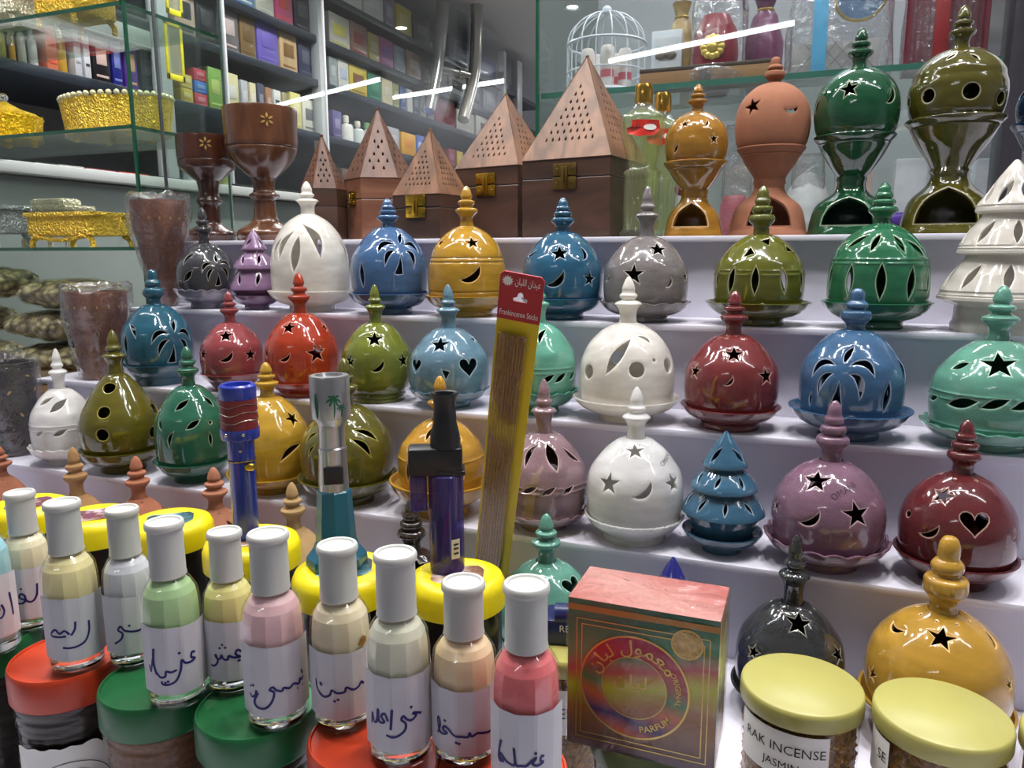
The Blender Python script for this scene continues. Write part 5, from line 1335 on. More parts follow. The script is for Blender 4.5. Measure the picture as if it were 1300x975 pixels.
def disc(r, y, M, nm, par, cx_=cxb, cz_=czb, n=48): return MB().add([(cx_ + r * math.cos(2 * PI * i / n), y, cz_ + r * math.sin(2 * PI * i / n)) for i in range(n)], [tuple(range(n))]).build(nm, M, par, smooth=False, recalc=False)
def ringm(r0, r1, y, M, nm, par, cx_=cxb, cz_=czb, n=56): return MB().add([(cx_ + r * math.cos(2 * PI * i / n), y, cz_ + r * math.sin(2 * PI * i / n)) for i in range(n) for r in (r0, r1)], [(2 * i, 2 * i + 1, (2 * i + 3) % (2 * n), (2 * i + 2) % (2 * n)) for i in range(n)]).build(nm, M, par, smooth=False, recalc=False)
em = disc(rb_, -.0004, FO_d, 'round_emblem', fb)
ringm(rb_ * .965, rb_ * 1.0, -.0006, M_gline, 'gold_rim', em)
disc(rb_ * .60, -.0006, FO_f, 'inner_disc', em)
ringm(rb_ * .585, rb_ * .60, -.0008, M_gline, 'gold_ring', em)
def arc_text(tx, size, r, a_mid, M, par, nm, flip=1, sp=1.0):
    v, f = text_geo(tx, size, .006)
    Q = []
    for x, y in v:
        a = a_mid - flip * x * sp / r; rr = r + flip * y
        Q.append((cxb + rr * math.cos(a), -.0009, czb + rr * math.sin(a)))
    MB().add(Q, f).build(nm, M, par, smooth=False, recalc=False)
arc_text('\uFEE5\uFE8E\uFE92\uFEDF \uFEDD\uFEEE\uFEE4\uFECC\uFEE3', .0125, rb_ * .78, math.radians(98), M_gline, em, 'arabic_lettering', sp=1.15)
arc_text('ORIGINAL', .0050, rb_ * .80, math.radians(10), M_gline, em, 'english_lettering')
arc_text('PARFUM', .0062, rb_ * .80, math.radians(-58), M_gline, em, 'english_lettering', flip=-1)
v, f = text_geo('\uFEE5\uFE8E\uFE92\uFEDF', .012, .004)
MB().add([(cxb - .002 + x * 1.2, -.0009, czb + .004 + y) for x, y in v], f).build('centre_lettering', M_gline, em, smooth=False, recalc=False)
ringm(.0085, .0100, -.0006, M_gline, 'seal_ring', fb, bw * .80, bh * .82)
MB().add([(bw * .80 + .0095 * x, -.0008, bh * .82 + .0095 * y) for x, y in sh_star(12, .82)], [tuple(range(24))]).build('round_seal', plain('gold_seal', (196, 166, 104), .35, metal=.5, var=.3, scale=300), fb, smooth=False, recalc=False)
fr = MB()
for (i, w) in ((.06, .0007), (.095, .0007)):
    a, b, c, d2 = bw * i, bw * (1 - i), bh * i, bh * (.93 - i)
    for (x0, x1, z0, z1) in ((a, b, c, c + w), (a, b, d2, d2 + w), (a, a + w, c, d2), (b, b + w, c, d2)): fr.add([(x0, -.0005, z0), (x1, -.0005, z0), (x1, -.0005, z1), (x0, -.0005, z1)], [(0, 1, 2, 3)])
fr.build('gold_border', M_gline, fb, smooth=False, recalc=False)
MB().add([(0, -.0005, bh * .925), (bw, -.0005, bh * .925), (bw, -.0005, bh * .965), (0, -.0005, bh * .965)], [(0, 1, 2, 3)]).build('gold_band', plain('gold_band', (176, 128, 66), .35, metal=.5), fb, smooth=False, recalc=False)
F_shr = film('shrink_wrap', (.99, .99, .99), 1.5, .05, .6, haze=.0, bmp=.5, bscale=60, hazecol=(.9, .85, .85))
m = MB(); rnd = random.Random(5); n = 14; V = []
for j in range(n + 1):
    for i in range(n + 1):
        u, v = i / n, j / n
        cc = math.hypot(u - .45, v - .5); ang = math.atan2(v - .5, u - .45)
        V.append((-.001 + (bw + .002) * u, -.001 + (bd_ + .002) * v, bh + .0006 + .0016 * max(0, math.sin(ang * 9 + 1) * min(1, cc * 3)) * (1 if 0 < i < n and 0 < j < n else 0)))
m.add(V, [(j * (n + 1) + i, j * (n + 1) + i + 1, (j + 1) * (n + 1) + i + 1, (j + 1) * (n + 1) + i) for j in range(n) for i in range(n)])
m.box(-.001, bw + .001, -.0012, bd_ + .001, .0, bh + .0004)
m.f.pop(-5); m.m.pop(-5)
m.build('shrink_wrap', F_shr, fb, ang=12)
# ---------------------------------------------------------------- left wall: shelves of boxed perfume behind glass doors
AX = -2.0
SZ = {0: CZ + .24, 1: CZ + .508, 2: CZ + .727, 3: CZ + .905, 4: CZ + 1.10}
M_shelfdk = plain('dark_shelf_board', (40, 46, 56), .35, var=.15)
M_post = plain('white_metal_post', (196, 198, 200), .35, var=.03)
M_ledge = plain('white_ledge', (206, 208, 206), .4, var=.03)
M_door = plain('grey_cabinet_door', (124, 132, 128), .4, var=.06, scale=5)
M_backp = plain('grey_back_panel', (112, 116, 118), .7, var=.1)
wc = thing('wall_cabinet', (-2.2, 3.4, 0), 0, 'long wall cabinet of dark shelves filled with boxed perfumes', 'cabinet')
def wbx(nm, x0, x1, y0, y1, z0, z1, M): return MB().rbox(x0 + 2.2, x1 + 2.2, y0 - 3.4, y1 - 3.4, z0, z1, .003).build(nm, M, wc)
for k, z in SZ.items():
    if k: wbx('shelf_board', -2.40, AX, 1.32, 5.7, z - .030, z, M_shelfdk)
wbx('ledge', -2.40, AX + .06, 1.32, 5.7, SZ[0] - .03, SZ[0], M_ledge)
for y0 in np.arange(1.32, 5.6, .54): wbx('cabinet_door', AX - .02, AX + .02, y0, y0 + .53, .12, SZ[0] - .035, M_door)
wbx('plinth', -2.38, AX - .04, 1.32, 5.7, 0, .115, M_door)
wbx('back_panel', -2.42, -2.405, 1.32, 5.7, SZ[0], CEIL, M_backp)
wbx('light_fascia', AX - .03, AX, 1.32, 2.02, SZ[2] - .085, SZ[2] - .032, M_ledge)
for px, w in ((212, .045), (410, .042), (641, .05), (660, .10)):
    y = onX(px, 100, AX + .01)[1]; wbx('post', AX - .035, AX + .012, y - w / 2, y + w / 2, SZ[0], CEIL, M_post)
wbx('end_panel', -2.40, AX + .012, 1.32, 1.345, SZ[0], CEIL, M_post)
USED = set()
CNAME = {}
def uniq(base, opts):
    for o in [''] + opts:
        l = (base + ' ' + o).strip()
        if l not in USED: USED.add(l); return l
    i = 2
    return base
SNAME = {1: 'lowest wall shelf', 2: 'second wall shelf', 3: 'third wall shelf', 4: 'uppermost wall shelf', 0: 'white wall ledge'}
def carton(px0, px1, lvl, h, rgb, cname, panel=None, kind='box', bay='', prev='', nxt='', stack=0.0):
    ya, yb_ = onX(px0, 120, AX - .03)[1], onX(px1, 120, AX - .03)[1]
    y0, y1 = ya + .003, yb_ - .003
    z = SZ[lvl] + stack; w = y1 - y0
    opts = ['next to the %s one' % prev] if prev else []
    if prev and nxt: opts.append('between the %s one and the %s one' % (prev, nxt))
    if nxt: opts.append('before the %s one' % nxt)
    opts += ['nearest the ' + q for q in ('white post', 'steel door pulls', 'hanging yellow packs', 'gold trays', 'far end of the wall')]
    if kind == 'box':
        l = uniq('%s perfume carton on the %s' % (cname, SNAME[lvl]), opts)
        h *= 1.12 if h > .1 else 1
        t = thing('perfume_carton', (AX - .03, (y0 + y1) / 2, z), 0, l, 'perfume box', 'boxed perfumes on the wall shelves')
        MB().rbox(-.07, 0, -w / 2, w / 2, 0, h, .0025).build('carton', plain('carton_%d_%d_%d' % rgb, rgb, .35, var=.08, coat=.2), t)
        pc = panel or tuple(min(255, int(c * .6 + 90)) for c in rgb)
        if w > .03:
            MB().rbox(.0, .0012, -w * .30, w * .30, h * .38, h * .72, .0004).build('printed_panel', plain('panel_%d_%d_%d' % pc, pc, .4, var=.1), t)
            MB().rbox(.0, .0010, -w * .36, w * .36, h * .12, h * .17, .0003).build('printed_line', plain('panel_%d_%d_%d' % pc, pc, .4, var=.1), t)
        else:
            MB().rbox(.0, .0010, -w * .30, w * .30, h * .30, h * .36, .0003).build('printed_line', plain('panel_%d_%d_%d' % pc, pc, .4, var=.1), t)
    else:
        l = uniq('%s perfume bottle on the %s' % (cname, SNAME[lvl]), opts)
        t = thing('display_bottle', (AX - .055, (y0 + y1) / 2, z), 0, l, 'perfume bottle', 'loose perfume bottles on the wall shelves')
        R = min(w / 2, .035)
        MB().lathe([(R * .9, 0), (R, .003), (R, h * .58), (R * .85, h * .66), (R * .35, h * .70), (R * .33, h * .74)], 20).build('flask', plain('flask_%d_%d_%d' % rgb, rgb, .15, var=.08, coat=.5), t, ang=40)
        MB().lathe([(R * .42, h * .74), (R * .45, h * .75), (R * .45, h * .97), (R * .36, h), (.001, h)], 16).build('stopper', plain('stopper_%d_%d_%d' % (panel or (220, 214, 200)), panel or (220, 214, 200), .25, var=.05), t, ang=40)
    return t
def row(lvl, items):
    for i, it in enumerate(items):
        px0, px1, h, rgb, cn = it[:5]; panel = it[5] if len(it) > 5 else None; kind = it[6] if len(it) > 6 else 'box'
        carton(px0, px1, lvl, h, rgb, cn, panel, kind, '', items[i - 1][4] if i else '', items[i + 1][4] if i + 1 < len(items) else '')
WH, CR, BK, NV = (214, 212, 206), (208, 196, 160), (40, 40, 46), (52, 56, 84)
row(3, [(230, 250, .13, (170, 150, 140), 'rosy beige'), (252, 276, .14, BK, 'black'), (284, 304, .14, (120, 64, 50), 'rust brown'), (305, 330, .145, (90, 140, 190), 'sky blue', WH), (331, 354, .14, (206, 204, 186), 'ivory'), (355, 377, .14, (206, 84, 130), 'hot pink', (220, 90, 70)), (378, 400, .14, BK, 'black', (90, 90, 90)),
        (421, 447, .125, (206, 202, 190), 'cream with yellow trim', (216, 206, 90)), (447, 469, .13, (150, 112, 92), 'brown with red rosette', (150, 40, 50)), (470, 484, .12, (178, 160, 92), 'antique gold'), (484, 501, .125, (164, 72, 130), 'magenta', (120, 90, 160)), (501, 516, .12, (118, 134, 146), 'grey-teal'), (517, 536, .125, (140, 106, 82), 'tan with pale medallion', (190, 180, 166)), (536, 550, .11, (90, 66, 70), 'dark plum'),
        (551, 568, .115, (190, 180, 170), 'oyster'), (570, 592, .125, WH, 'white with black print', BK), (594, 612, .11, (70, 66, 76), 'smoky violet'), (613, 632, .12, (160, 160, 166), 'pale grey')])
row(2, [(228, 255, .14, (198, 166, 150), 'rosy beige', BK), (256, 279, .14, BK, 'black', (70, 70, 74)), (282, 308, .14, (110, 102, 104), 'grey-brown with swan figure', (200, 180, 176)), (309, 329, .14, (124, 98, 58), 'bronze brown', (110, 86, 50)), (330, 357, .145, (112, 96, 184), 'violet', (112, 96, 184)), (358, 380, .135, (206, 172, 126), 'tan with brown square', (140, 100, 54)), (381, 401, .135, NV, 'midnight navy', (90, 90, 110)),
        (419, 430, .115, (150, 160, 160), 'ash grey'), (430, 444, .12, WH, 'white', (180, 190, 210)), (444, 467, .12, (206, 184, 60), 'yellow with brown figure', (130, 90, 60)), (467, 485, .12, (36, 116, 90), 'emerald green', (70, 150, 120)), (485, 499, .115, CR, 'cream'), (499, 507, .11, (150, 150, 100), 'khaki'), (508, 516, .11, (70, 90, 140), 'steel blue'), (517, 524, .11, WH, 'white'), (525, 532, .105, (90, 110, 120), 'slate'), (533, 541, .11, (190, 186, 170), 'putty'), (542, 551, .11, (120, 120, 130), 'pewter'),
        (553, 577, .13, (140, 40, 62), 'dark crimson', (120, 30, 50)), (579, 602, .11, (196, 190, 176), 'parchment'), (604, 632, .12, (206, 202, 188), 'ivory with black emblem', BK)])
row(1, [(229, 246, .05, (190, 164, 60), 'gold striped'), (247, 264, .045, (190, 60, 80), 'raspberry'), (265, 283, .13, (140, 176, 90), 'leaf green', (190, 200, 120)), (284, 304, .13, (206, 198, 150), 'custard', (206, 206, 196)), (306, 316, .12, (170, 172, 176), 'silver'), (317, 326, .12, CR, 'cream'), (327, 336, .125, (70, 70, 90), 'ink blue'), (337, 346, .12, (150, 110, 84), 'cinnamon'), (347, 357, .12, (206, 204, 200), 'white', BK), (358, 367, .12, (160, 150, 110), 'sage'), (368, 382, .13, (216, 206, 130), 'lemon'), (383, 400, .12, (206, 204, 190), 'ivory', (110, 110, 110)),
        (421, 433, .11, (86, 76, 130), 'indigo'), (434, 452, .12, WH, 'chalk white', None, 'flask'), (453, 463, .11, (200, 206, 204), 'frosted', None, 'flask'), (464, 476, .115, WH, 'milk white', (120, 170, 120), 'flask'), (478, 489, .10, (120, 160, 120), 'pale green', None, 'flask'), (490, 506, .11, (170, 168, 172), 'silver grey'), (508, 527, .105, (216, 160, 30), 'amber yellow', (216, 140, 40)), (527, 538, .11, (70, 96, 190), 'royal blue', (160, 190, 230)), (539, 550, .11, (96, 60, 160), 'deep purple', (200, 120, 160)), (551, 566, .12, (226, 190, 150), 'peach', None, 'flask'), (568, 577, .10, (170, 60, 80), 'ruby'), (579, 587, .10, (206, 176, 40), 'sunflower yellow'), (588, 597, .10, (84, 60, 150), 'purple'), (598, 607, .10, (216, 130, 80), 'coral orange'), (609, 632, .11, (180, 180, 180), 'light grey')])
row(4, [(420, 440, .13, (180, 176, 172), 'stone grey'), (441, 464, .13, WH, 'white'), (465, 490, .13, (206, 206, 200), 'ivory white'), (491, 504, .13, (120, 110, 130), 'mauve'), (506, 525, .13, (190, 170, 40), 'bright yellow'), (527, 548, .13, BK, 'black'), (570, 600, .13, NV, 'navy'), (603, 630, .13, (60, 70, 130), 'cobalt')])
row(0, [(233, 250, .12, (180, 184, 190), 'clear lilac-tinted', (200, 200, 206), 'flask'), (252, 262, .11, (120, 110, 170), 'violet', (206, 206, 210), 'flask'), (264, 276, .12, (170, 130, 120), 'rose', (216, 214, 210), 'flask'), (278, 290, .11, (150, 160, 90), 'olive', (200, 180, 90), 'flask'), (386, 398, .10, (140, 50, 80), 'wine red', (60, 50, 90), 'flask'), (400, 409, .12, (210, 208, 206), 'white', WH, 'flask'),
        (430, 446, .13, (90, 70, 60), 'brown', (140, 110, 80)), (448, 466, .14, (60, 56, 80), 'dusk blue'), (520, 540, .10, WH, 'white', None), (541, 556, .12, (70, 90, 84), 'dark green'), (604, 630, .13, (150, 140, 140), 'warm grey')])
for k_, (c, n_) in enumerate([((60, 110, 190), 'blue'), ((190, 50, 70), 'red')]):
    carton(247, 264, 1, .04, c, 'small %s stacked' % n_, None, 'box', stack=.046 + .041 * k_)
carton(229, 246, 1, .045, (206, 180, 90), 'small mustard stacked', None, 'box', stack=.051)
# things on the shelf seen through the glass shelf unit
row(1, [(8, 22, .12, (150, 146, 60), 'olive glass', (190, 190, 90), 'flask'), (24, 34, .10, (206, 150, 40), 'orange glass', (200, 60, 40), 'flask'), (35, 47, .13, (190, 190, 176), 'clear faceted', (206, 206, 200), 'flask'), (48, 61, .115, (206, 204, 200), 'crystal', (206, 204, 200), 'flask'), (63, 79, .165, (216, 120, 90), 'salmon', (216, 90, 60)), (80, 96, .155, (206, 160, 60), 'amber and brown', (170, 120, 80), 'flask'),
        (98, 109, .12, (216, 216, 220), 'pearl white', (170, 170, 176)), (110, 120, .115, (226, 226, 230), 'snow white', (60, 60, 66)), (121, 144, .125, (30, 28, 32), 'black with pink card', (222, 190, 180)), (145, 159, .13, (36, 40, 130), 'royal navy', (120, 130, 190)), (160, 178, .135, (84, 50, 140), 'grape purple', (206, 160, 120)), (181, 199, .13, (52, 54, 62), 'graphite', (70, 72, 80))])
MAGS = [(40, 66, (40, 60, 50), 'dark green'), (70, 100, (190, 190, 186), 'white'), (104, 140, (140, 40, 60), 'red-edged'), (146, 182, (206, 60, 40), 'orange-red'), (200, 224, (60, 66, 80), 'slate')]
for (a, b, c, n_) in MAGS:
    ya, yb_ = onX(a, 215, AX)[1], onX(b, 215, AX)[1]
    t = thing('flat_booklet', (AX - .02, (ya + yb_) / 2, SZ[0]), 0, '%s booklet lying flat on the white wall ledge' % n_, 'booklet', 'booklets on the wall ledge')
    MB().rbox(-.07, .04, -(yb_ - ya) / 2, (yb_ - ya) / 2, 0, .006, .001).build('pages', M_white, t)
    MB().rbox(-.071, .041, -(yb_ - ya) / 2 - .001, (yb_ - ya) / 2 + .001, .006, .008, .0008).build('cover', plain('cover_' + n_, c, .4), t)
# glass doors with bow handles
F_door = film('door_glass', (.95, .97, .97), 1.5, .0, 1.0)
M_steel = plain('polished_steel', (186, 186, 182), .22, metal=.75, var=.06)
DX = -1.90
gd_y = [onX(px, 120, DX)[1] for px in (198, 288, 413, 640)]
GD_SAY = ['glass cabinet door in front of the beige and black cartons', 'glass cabinet door in front of the violet carton', 'glass cabinet door with a pair of curved steel pulls']
for i in range(3):
    t = thing('glass_door', (DX, gd_y[i], SZ[0]), 0, GD_SAY[i], 'glass door', 'glass doors of the wall cabinet')
    MB().box(-.003, .003, .008, gd_y[i + 1] - gd_y[i] - .008, 0, CEIL - SZ[0]).build('pane', F_door, t, smooth=False)
    MB().rbox(-.005, .005, 0, .008, 0, CEIL - SZ[0], .001).build('edge_strip', M_post, t)
    if i == 2:
        for X_, pts in ((DX - .045, [(564, -30), (564, -15), (562.7, 0), (559, 46), (553.5, 92), (544, 141)]), (DX + .045, [(603, -30), (604, -15), (605, 0), (605, 46), (601, 99), (588, 152)])):
            P = [Vector(onX(px, py, X_)) - Vector((DX, gd_y[i], SZ[0])) for px, py in pts]
            MB().tube(catmull(P, 6), 8.3 * depth(onX(560, 60, X_)) / F_PX, 16).build('pull_bar', M_steel, t)
        a = Vector(onX(559, 88, DX - .045)) - Vector((DX, gd_y[i], SZ[0])); b = Vector(onX(604, 98, DX + .045)) - Vector((DX, gd_y[i], SZ[0]))
        MB().tube([a, b], .022, 14).build('pull_stub', M_steel, t); 
        MB().tube([a.lerp(b, .46), a.lerp(b, .60)], .028, 14).build('stub_collar', M_steel, t)
# yellow hanging packs
F_pack = film('clear_pack', (.9, .88, .8), 1.5, .03, 1.0, haze=.3, hazecol=(.6, .56, .42))
for (x0, x1, y0, y1, n_) in ((206, 226, -60, 14, 'upper'), (207, 229, 22, 98, 'lower')):
    a, b, c = onX(x0, y0, DX + .03), onX(x1, y0, DX + .03), onX(x0, y1, DX + .03)
    w, h = b[1] - a[1], a[2] - c[2]
    t = thing('hanging_pack', (DX + .03, a[1], c[2]), 0, '%s yellow-edged clear pack hanging on the cabinet edge' % n_, 'pack', 'yellow-edged packs hanging on the cabinet')
    m = MB()
    for (u0, u1, v0, v1) in ((0, .14, 0, 1), (.86, 1, 0, 1), (0, 1, 0, .10), (0, 1, .90, 1)): m.rbox(-.003, .003, u0 * w, u1 * w, v0 * h, v1 * h, .001)
    m.build('yellow_border', plain('pack_yellow', (226, 206, 20), .4), t)
    MB().box(-.001, .001, w * .13, w * .87, h * .09, h * .91).build('clear_window', F_pack, t, smooth=False)

# ---------------------------------------------------------------- glass shelf unit with gilt trays (left)
F_shelf = film('shelf_glass', (.90, .96, .92), 1.5, .0, .9)
M_gedge = plain('green_glass_edge', (16, 74, 50), .15, var=.1, coat=.5)
SBZ = CZ - .262
GX, GY, GYB = -1.128, 1.05, 1.283
GZ = [CZ + .0129, CZ + .2232, CZ + .4258]
gs = thing('glass_shelf_unit', (GX, GY, ZC), 0, 'clear glass shelf unit with green edges holding gilt trays', 'shelf unit')
for z in GZ:
    sh = MB().box(-.95, 0, .002, GYB - GY, z - .006 - ZC, z - ZC).build('glass_shelf', F_shelf, gs, smooth=False)
    MB().box(-.95, 0, -.001, .002, z - .006 - ZC, z - ZC).build('green_edge', M_gedge, sh, smooth=False)
    MB().box(0, .002, -.001, GYB - GY, z - .006 - ZC, z - ZC).build('green_edge', M_gedge, sh, smooth=False)
sp_ = MB().box(.004, .008, .004, GYB - GY, SBZ - ZC, CEIL - ZC - .05).build('side_pane', F_shelf, gs, smooth=False)
MB().box(.003, .009, 0, .004, SBZ - ZC, CEIL - ZC - .05).build('green_edge', M_gedge, sp_, smooth=False)
MB().box(.003, .009, GYB - GY, GYB - GY + .003, SBZ - ZC, CEIL - ZC - .05).build('green_edge', plain('grey_glass_edge', (110, 124, 122), .2), sp_, smooth=False)
MB().rbox(.012, .016, .055, .061, SBZ - ZC, CEIL - ZC - .05, .001).build('support_rod', plain('grey_steel', (110, 112, 116), .3, metal=.6), gs)
M_gilt = None
def gilt(key, c, scale=220, metal=True):
    m, nt, bs = nmat(key); k = srgb(*c)
    cr, nz = noise_col(nt, mulc(k, .25), mulc(k, 1.25), scale, .38, .62, 2, tex='ShaderNodeTexVoronoi')
    cr.color_ramp.elements[0].position = .05; cr.color_ramp.elements[1].position = .45
    link(nt, cr.outputs[0], bs.inputs['Base Color']); bs.inputs['Metallic'].default_value = .8 if metal else 0; bs.inputs['Roughness'].default_value = .28 if metal else .6
    bump(nt, bs, nz.outputs[0], 1.0, .006); return m
M_gilt = gilt('gilt_filigree', (220, 182, 70), 190)
M_gilt2 = gilt('bright_gilt', (234, 184, 36), 170)
M_silv = gilt('silver_filigree', (214, 208, 180), 170)
M_silv2 = gilt('antique_silver', (150, 154, 156), 190)
def ornate_tray(px, shelf, w, h, dpt, M, label, kind='oval', Y=None, name='gilt_tray', beads=0, group='gilt trays on the glass shelves', rz=0):
    z = GZ[shelf]; Y = Y or 1.16; p = onY(px, {0: 300, 1: 160, 2: 10}[shelf], Y)
    t = thing(name, (p[0], Y, z), rz, label, 'tray', group)
    if kind == 'oval':
        n = 72
        def wv(r, z_, a): q = 1 + .02 * math.sin(14 * a) * (1 if z_ > .004 else 0); return r * q, z_ + (.003 * abs(math.sin(9 * a)) if z_ > h * .8 else 0)
        m = MB().lathe([(.92, 0), (.96, .003), (.93, h * .3), (.95, h * .5), (.98, h * .8), (1, h), (.96, h), (.9, h * .4), (.5, h * .3), (.01, h * .3)], n, wave=wv)
        m.v = [(x * w / 2, y * dpt / 2, zz) for x, y, zz in m.v]
        m.build('filigree_wall', M, t, ang=50)
        if beads:
            b = MB()
            for i in range(beads): a = 2 * PI * i / beads; b.ball((w / 2 * .985 * math.cos(a), dpt / 2 * .985 * math.sin(a), h + .005), .0055, 6)
            b.build('bead_row', plain('pearl_bead', (226, 214, 170), .2, metal=.2, coat=.5), t)
        f = MB()
        for i in range(6): a = 2 * PI * i / 6 + .3; f.ball((w * .40 * math.cos(a), dpt * .40 * math.sin(a), .003), .008, 6)
        f.build('foot_ball', M, t)
    else:
        m = MB(); m.rbox(-w / 2, w / 2, -dpt / 2, dpt / 2, h * .35, h, .004); 
        m.rbox(-w / 2 - .004, w / 2 + .004, -dpt / 2 - .004, dpt / 2 + .004, h * .93, h + .004, .002); m.build('filigree_box', M, t, ang=40)
        for sx_ in (-1, 1):
            for sy_ in (-1, 1):
                g = MB().tube(catmull([(sx_ * w * .47, sy_ * dpt * .45, 0), (sx_ * w * .46, sy_ * dpt * .45, h * .2), (sx_ * w * .38, sy_ * dpt * .42, h * .36)], 4), .0055, 6); g.build('leg', M, t)
        if kind == 'footed':
            MB().tube(catmull([(-w * .4, -dpt / 2, h * .34), (-w * .2, -dpt / 2, h * .26), (0, -dpt / 2, h * .22), (w * .2, -dpt / 2, h * .26), (w * .4, -dpt / 2, h * .34)], 5), .004, 6).build('apron', M, t)
    return t
ornate_tray(150, 1, .245, .066, .15, M_gilt, 'long oval gilt tray with a bead-trimmed rim on the glass shelf', 'oval', 1.165, beads=46)
d_ = thing('gilt_dome_cover', (onY(176, 112, 1.17)[0], 1.17, GZ[1] + .0205), 0, 'gilt filigree dome cover resting in the long oval tray', 'cover')
MB().lathe([(.046, .0), (.046, .012), (.042, .034), (.030, .052), (.012, .062), (.001, .064)], 36).build('dome', M_gilt2, d_, ang=60)
MB().tube([(.046 * math.cos(a), .046 * math.sin(a), .004) for a in np.linspace(0, 2 * PI, 30, endpoint=False)], .004, 6, closed=True).build('rim', M_gilt2, d_)
g1 = ornate_tray(8, 1, .15, .048, .12, M_gilt2, 'bright gold flared tray with a crystal knob on the middle glass shelf', 'oval', 1.125, name='gilt_dish')
MB().lathe([(.068, .048), (.055, .058), (.03, .066), (.012, .076), (.006, .080)], 40).build('lid', M_gilt2, g1, ang=60)
MB().ball((0, 0, .088), .009, 8).build('crystal_knob', G_base, g1)
ornate_tray(104, 0, .175, .064, .10, M_gilt, 'rectangular footed gilt tray on the lower glass shelf', 'footed', 1.135, beads=0)
cb = ornate_tray(74, 0, .145, .088, .07, M_silv, 'cream filigree casket behind the rectangular gilt tray', 'box', 1.245, name='filigree_casket')
MB().rbox(-.05, .055, -.025, .025, .088, .108, .008).build('raised_lid', M_silv, cb)
ornate_tray(-14, 0, .12, .085, .10, M_silv2, 'antique silver casket beside the cream filigree casket', 'box', 1.12, name='silver_casket', rz=.25)
ornate_tray(12, 2, .15, .07, .10, M_silv, 'silver glitter casket on the uppermost glass shelf', 'box', 1.13, name='silver_casket')
ornate_tray(96, 2, .10, .07, .10, M_gilt, 'square gilt box on the uppermost glass shelf', 'box', 1.16, name='gilt_box')
# sacks of resin below
W_board = wood('brown_board', (84, 58, 34), (120, 88, 54), .5, 10, (.3, 1, 1))
SBZ = CZ - .262
ss = thing('side_bench', (-1.42, 1.0, ZC), 0, 'brown wooden bench carrying bags of resin beside the stand', 'bench')
MB().rbox(-.5, .36, .02, .33, SBZ - .02 - ZC, SBZ - ZC, .003).build('bench_top', W_board, ss)
for x in (-.48, .32): MB().rbox(x, x + .03, .03, .31, 0, SBZ - .02 - ZC, .002).build('bench_leg', W_board, ss)
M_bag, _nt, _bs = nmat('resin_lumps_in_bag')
_cr, _nz = noise_col(_nt, srgb(176, 164, 124), srgb(70, 62, 40), 62, .10, .75, 0, tex='ShaderNodeTexVoronoi')  # crevices between lumps darkened in the colour to read as shade
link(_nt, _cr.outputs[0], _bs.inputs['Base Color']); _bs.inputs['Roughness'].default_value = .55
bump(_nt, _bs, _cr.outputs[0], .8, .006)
F_bag = film('bag_film', (.99, .99, .96), 1.5, .06, .5, bmp=.8, bscale=45)
def bag(px, py, w, h, d, label, tilt=0, Y=1.13):
    p = onY(px, py, Y); rnd = random.Random(int(px * 7 + py))
    t = thing('resin_bag', (p[0], Y, p[2] - h / 2), tilt, label, 'bag', 'clear bags of frankincense resin')
    ph = [rnd.uniform(0, 6.3) for _ in range(5)]
    def pil(k, off, lump=0):
        m = MB(); n1, n2 = (110, 44) if lump else (26, 16); V = []
        for j in range(n2 + 1):
            v = -PI / 2 + PI * j / n2
            for i in range(n1):
                u = 2 * PI * i / n1
                sg = lambda c, e: math.copysign(abs(c) ** e, c)
                x = sg(math.cos(v), .5) * sg(math.cos(u), .55); y = sg(math.cos(v), .5) * sg(math.sin(u), .55); z = sg(math.sin(v), .9)
                edge = max(abs(x), abs(y)); z *= (1 - .45 * edge ** 3)
                q = 1 + k * (.05 * math.sin(5 * x + ph[0]) * math.sin(6 * y + ph[1]) + .03 * math.sin(11 * x + ph[2] + 7 * y))
                if lump:
                    F1 = mnoise.voronoi(Vector((x * w / 2, y * d / 2, z * h / 2)) * 62 + Vector((ph[0], ph[1], ph[2])))[0][0]; q += .16 * (.42 - F1)
                V.append((x * w / 2 * q + off * x, y * d / 2 * q + off * y, z * h / 2 * (q + .06 * math.sin(4 * x + ph[3])) + h / 2 + off * z))
        m.add(V, [(j * n1 + i, j * n1 + (i + 1) % n1, (j + 1) * n1 + (i + 1) % n1, (j + 1) * n1 + i) for j in range(n2) for i in range(n1)])
        return m
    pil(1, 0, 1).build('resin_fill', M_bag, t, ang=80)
    m = pil(1, .0025)
    m.tube([(w / 2 * .96, -d * .3, h / 2), (w / 2 * 1.06, 0, h / 2 + .004), (w / 2 * .96, d * .3, h / 2)], .003, 5)
    m.build('clear_film', F_bag, t, ang=60)
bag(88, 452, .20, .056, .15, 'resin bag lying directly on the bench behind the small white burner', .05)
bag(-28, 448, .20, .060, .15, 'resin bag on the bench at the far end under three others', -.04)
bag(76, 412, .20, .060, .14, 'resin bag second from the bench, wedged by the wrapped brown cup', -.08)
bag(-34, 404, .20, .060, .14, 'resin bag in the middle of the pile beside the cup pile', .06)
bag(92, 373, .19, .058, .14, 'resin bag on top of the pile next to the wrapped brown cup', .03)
bag(-10, 358, .18, .062, .14, 'plump resin bag on top of the pile with shiny film', -.05)

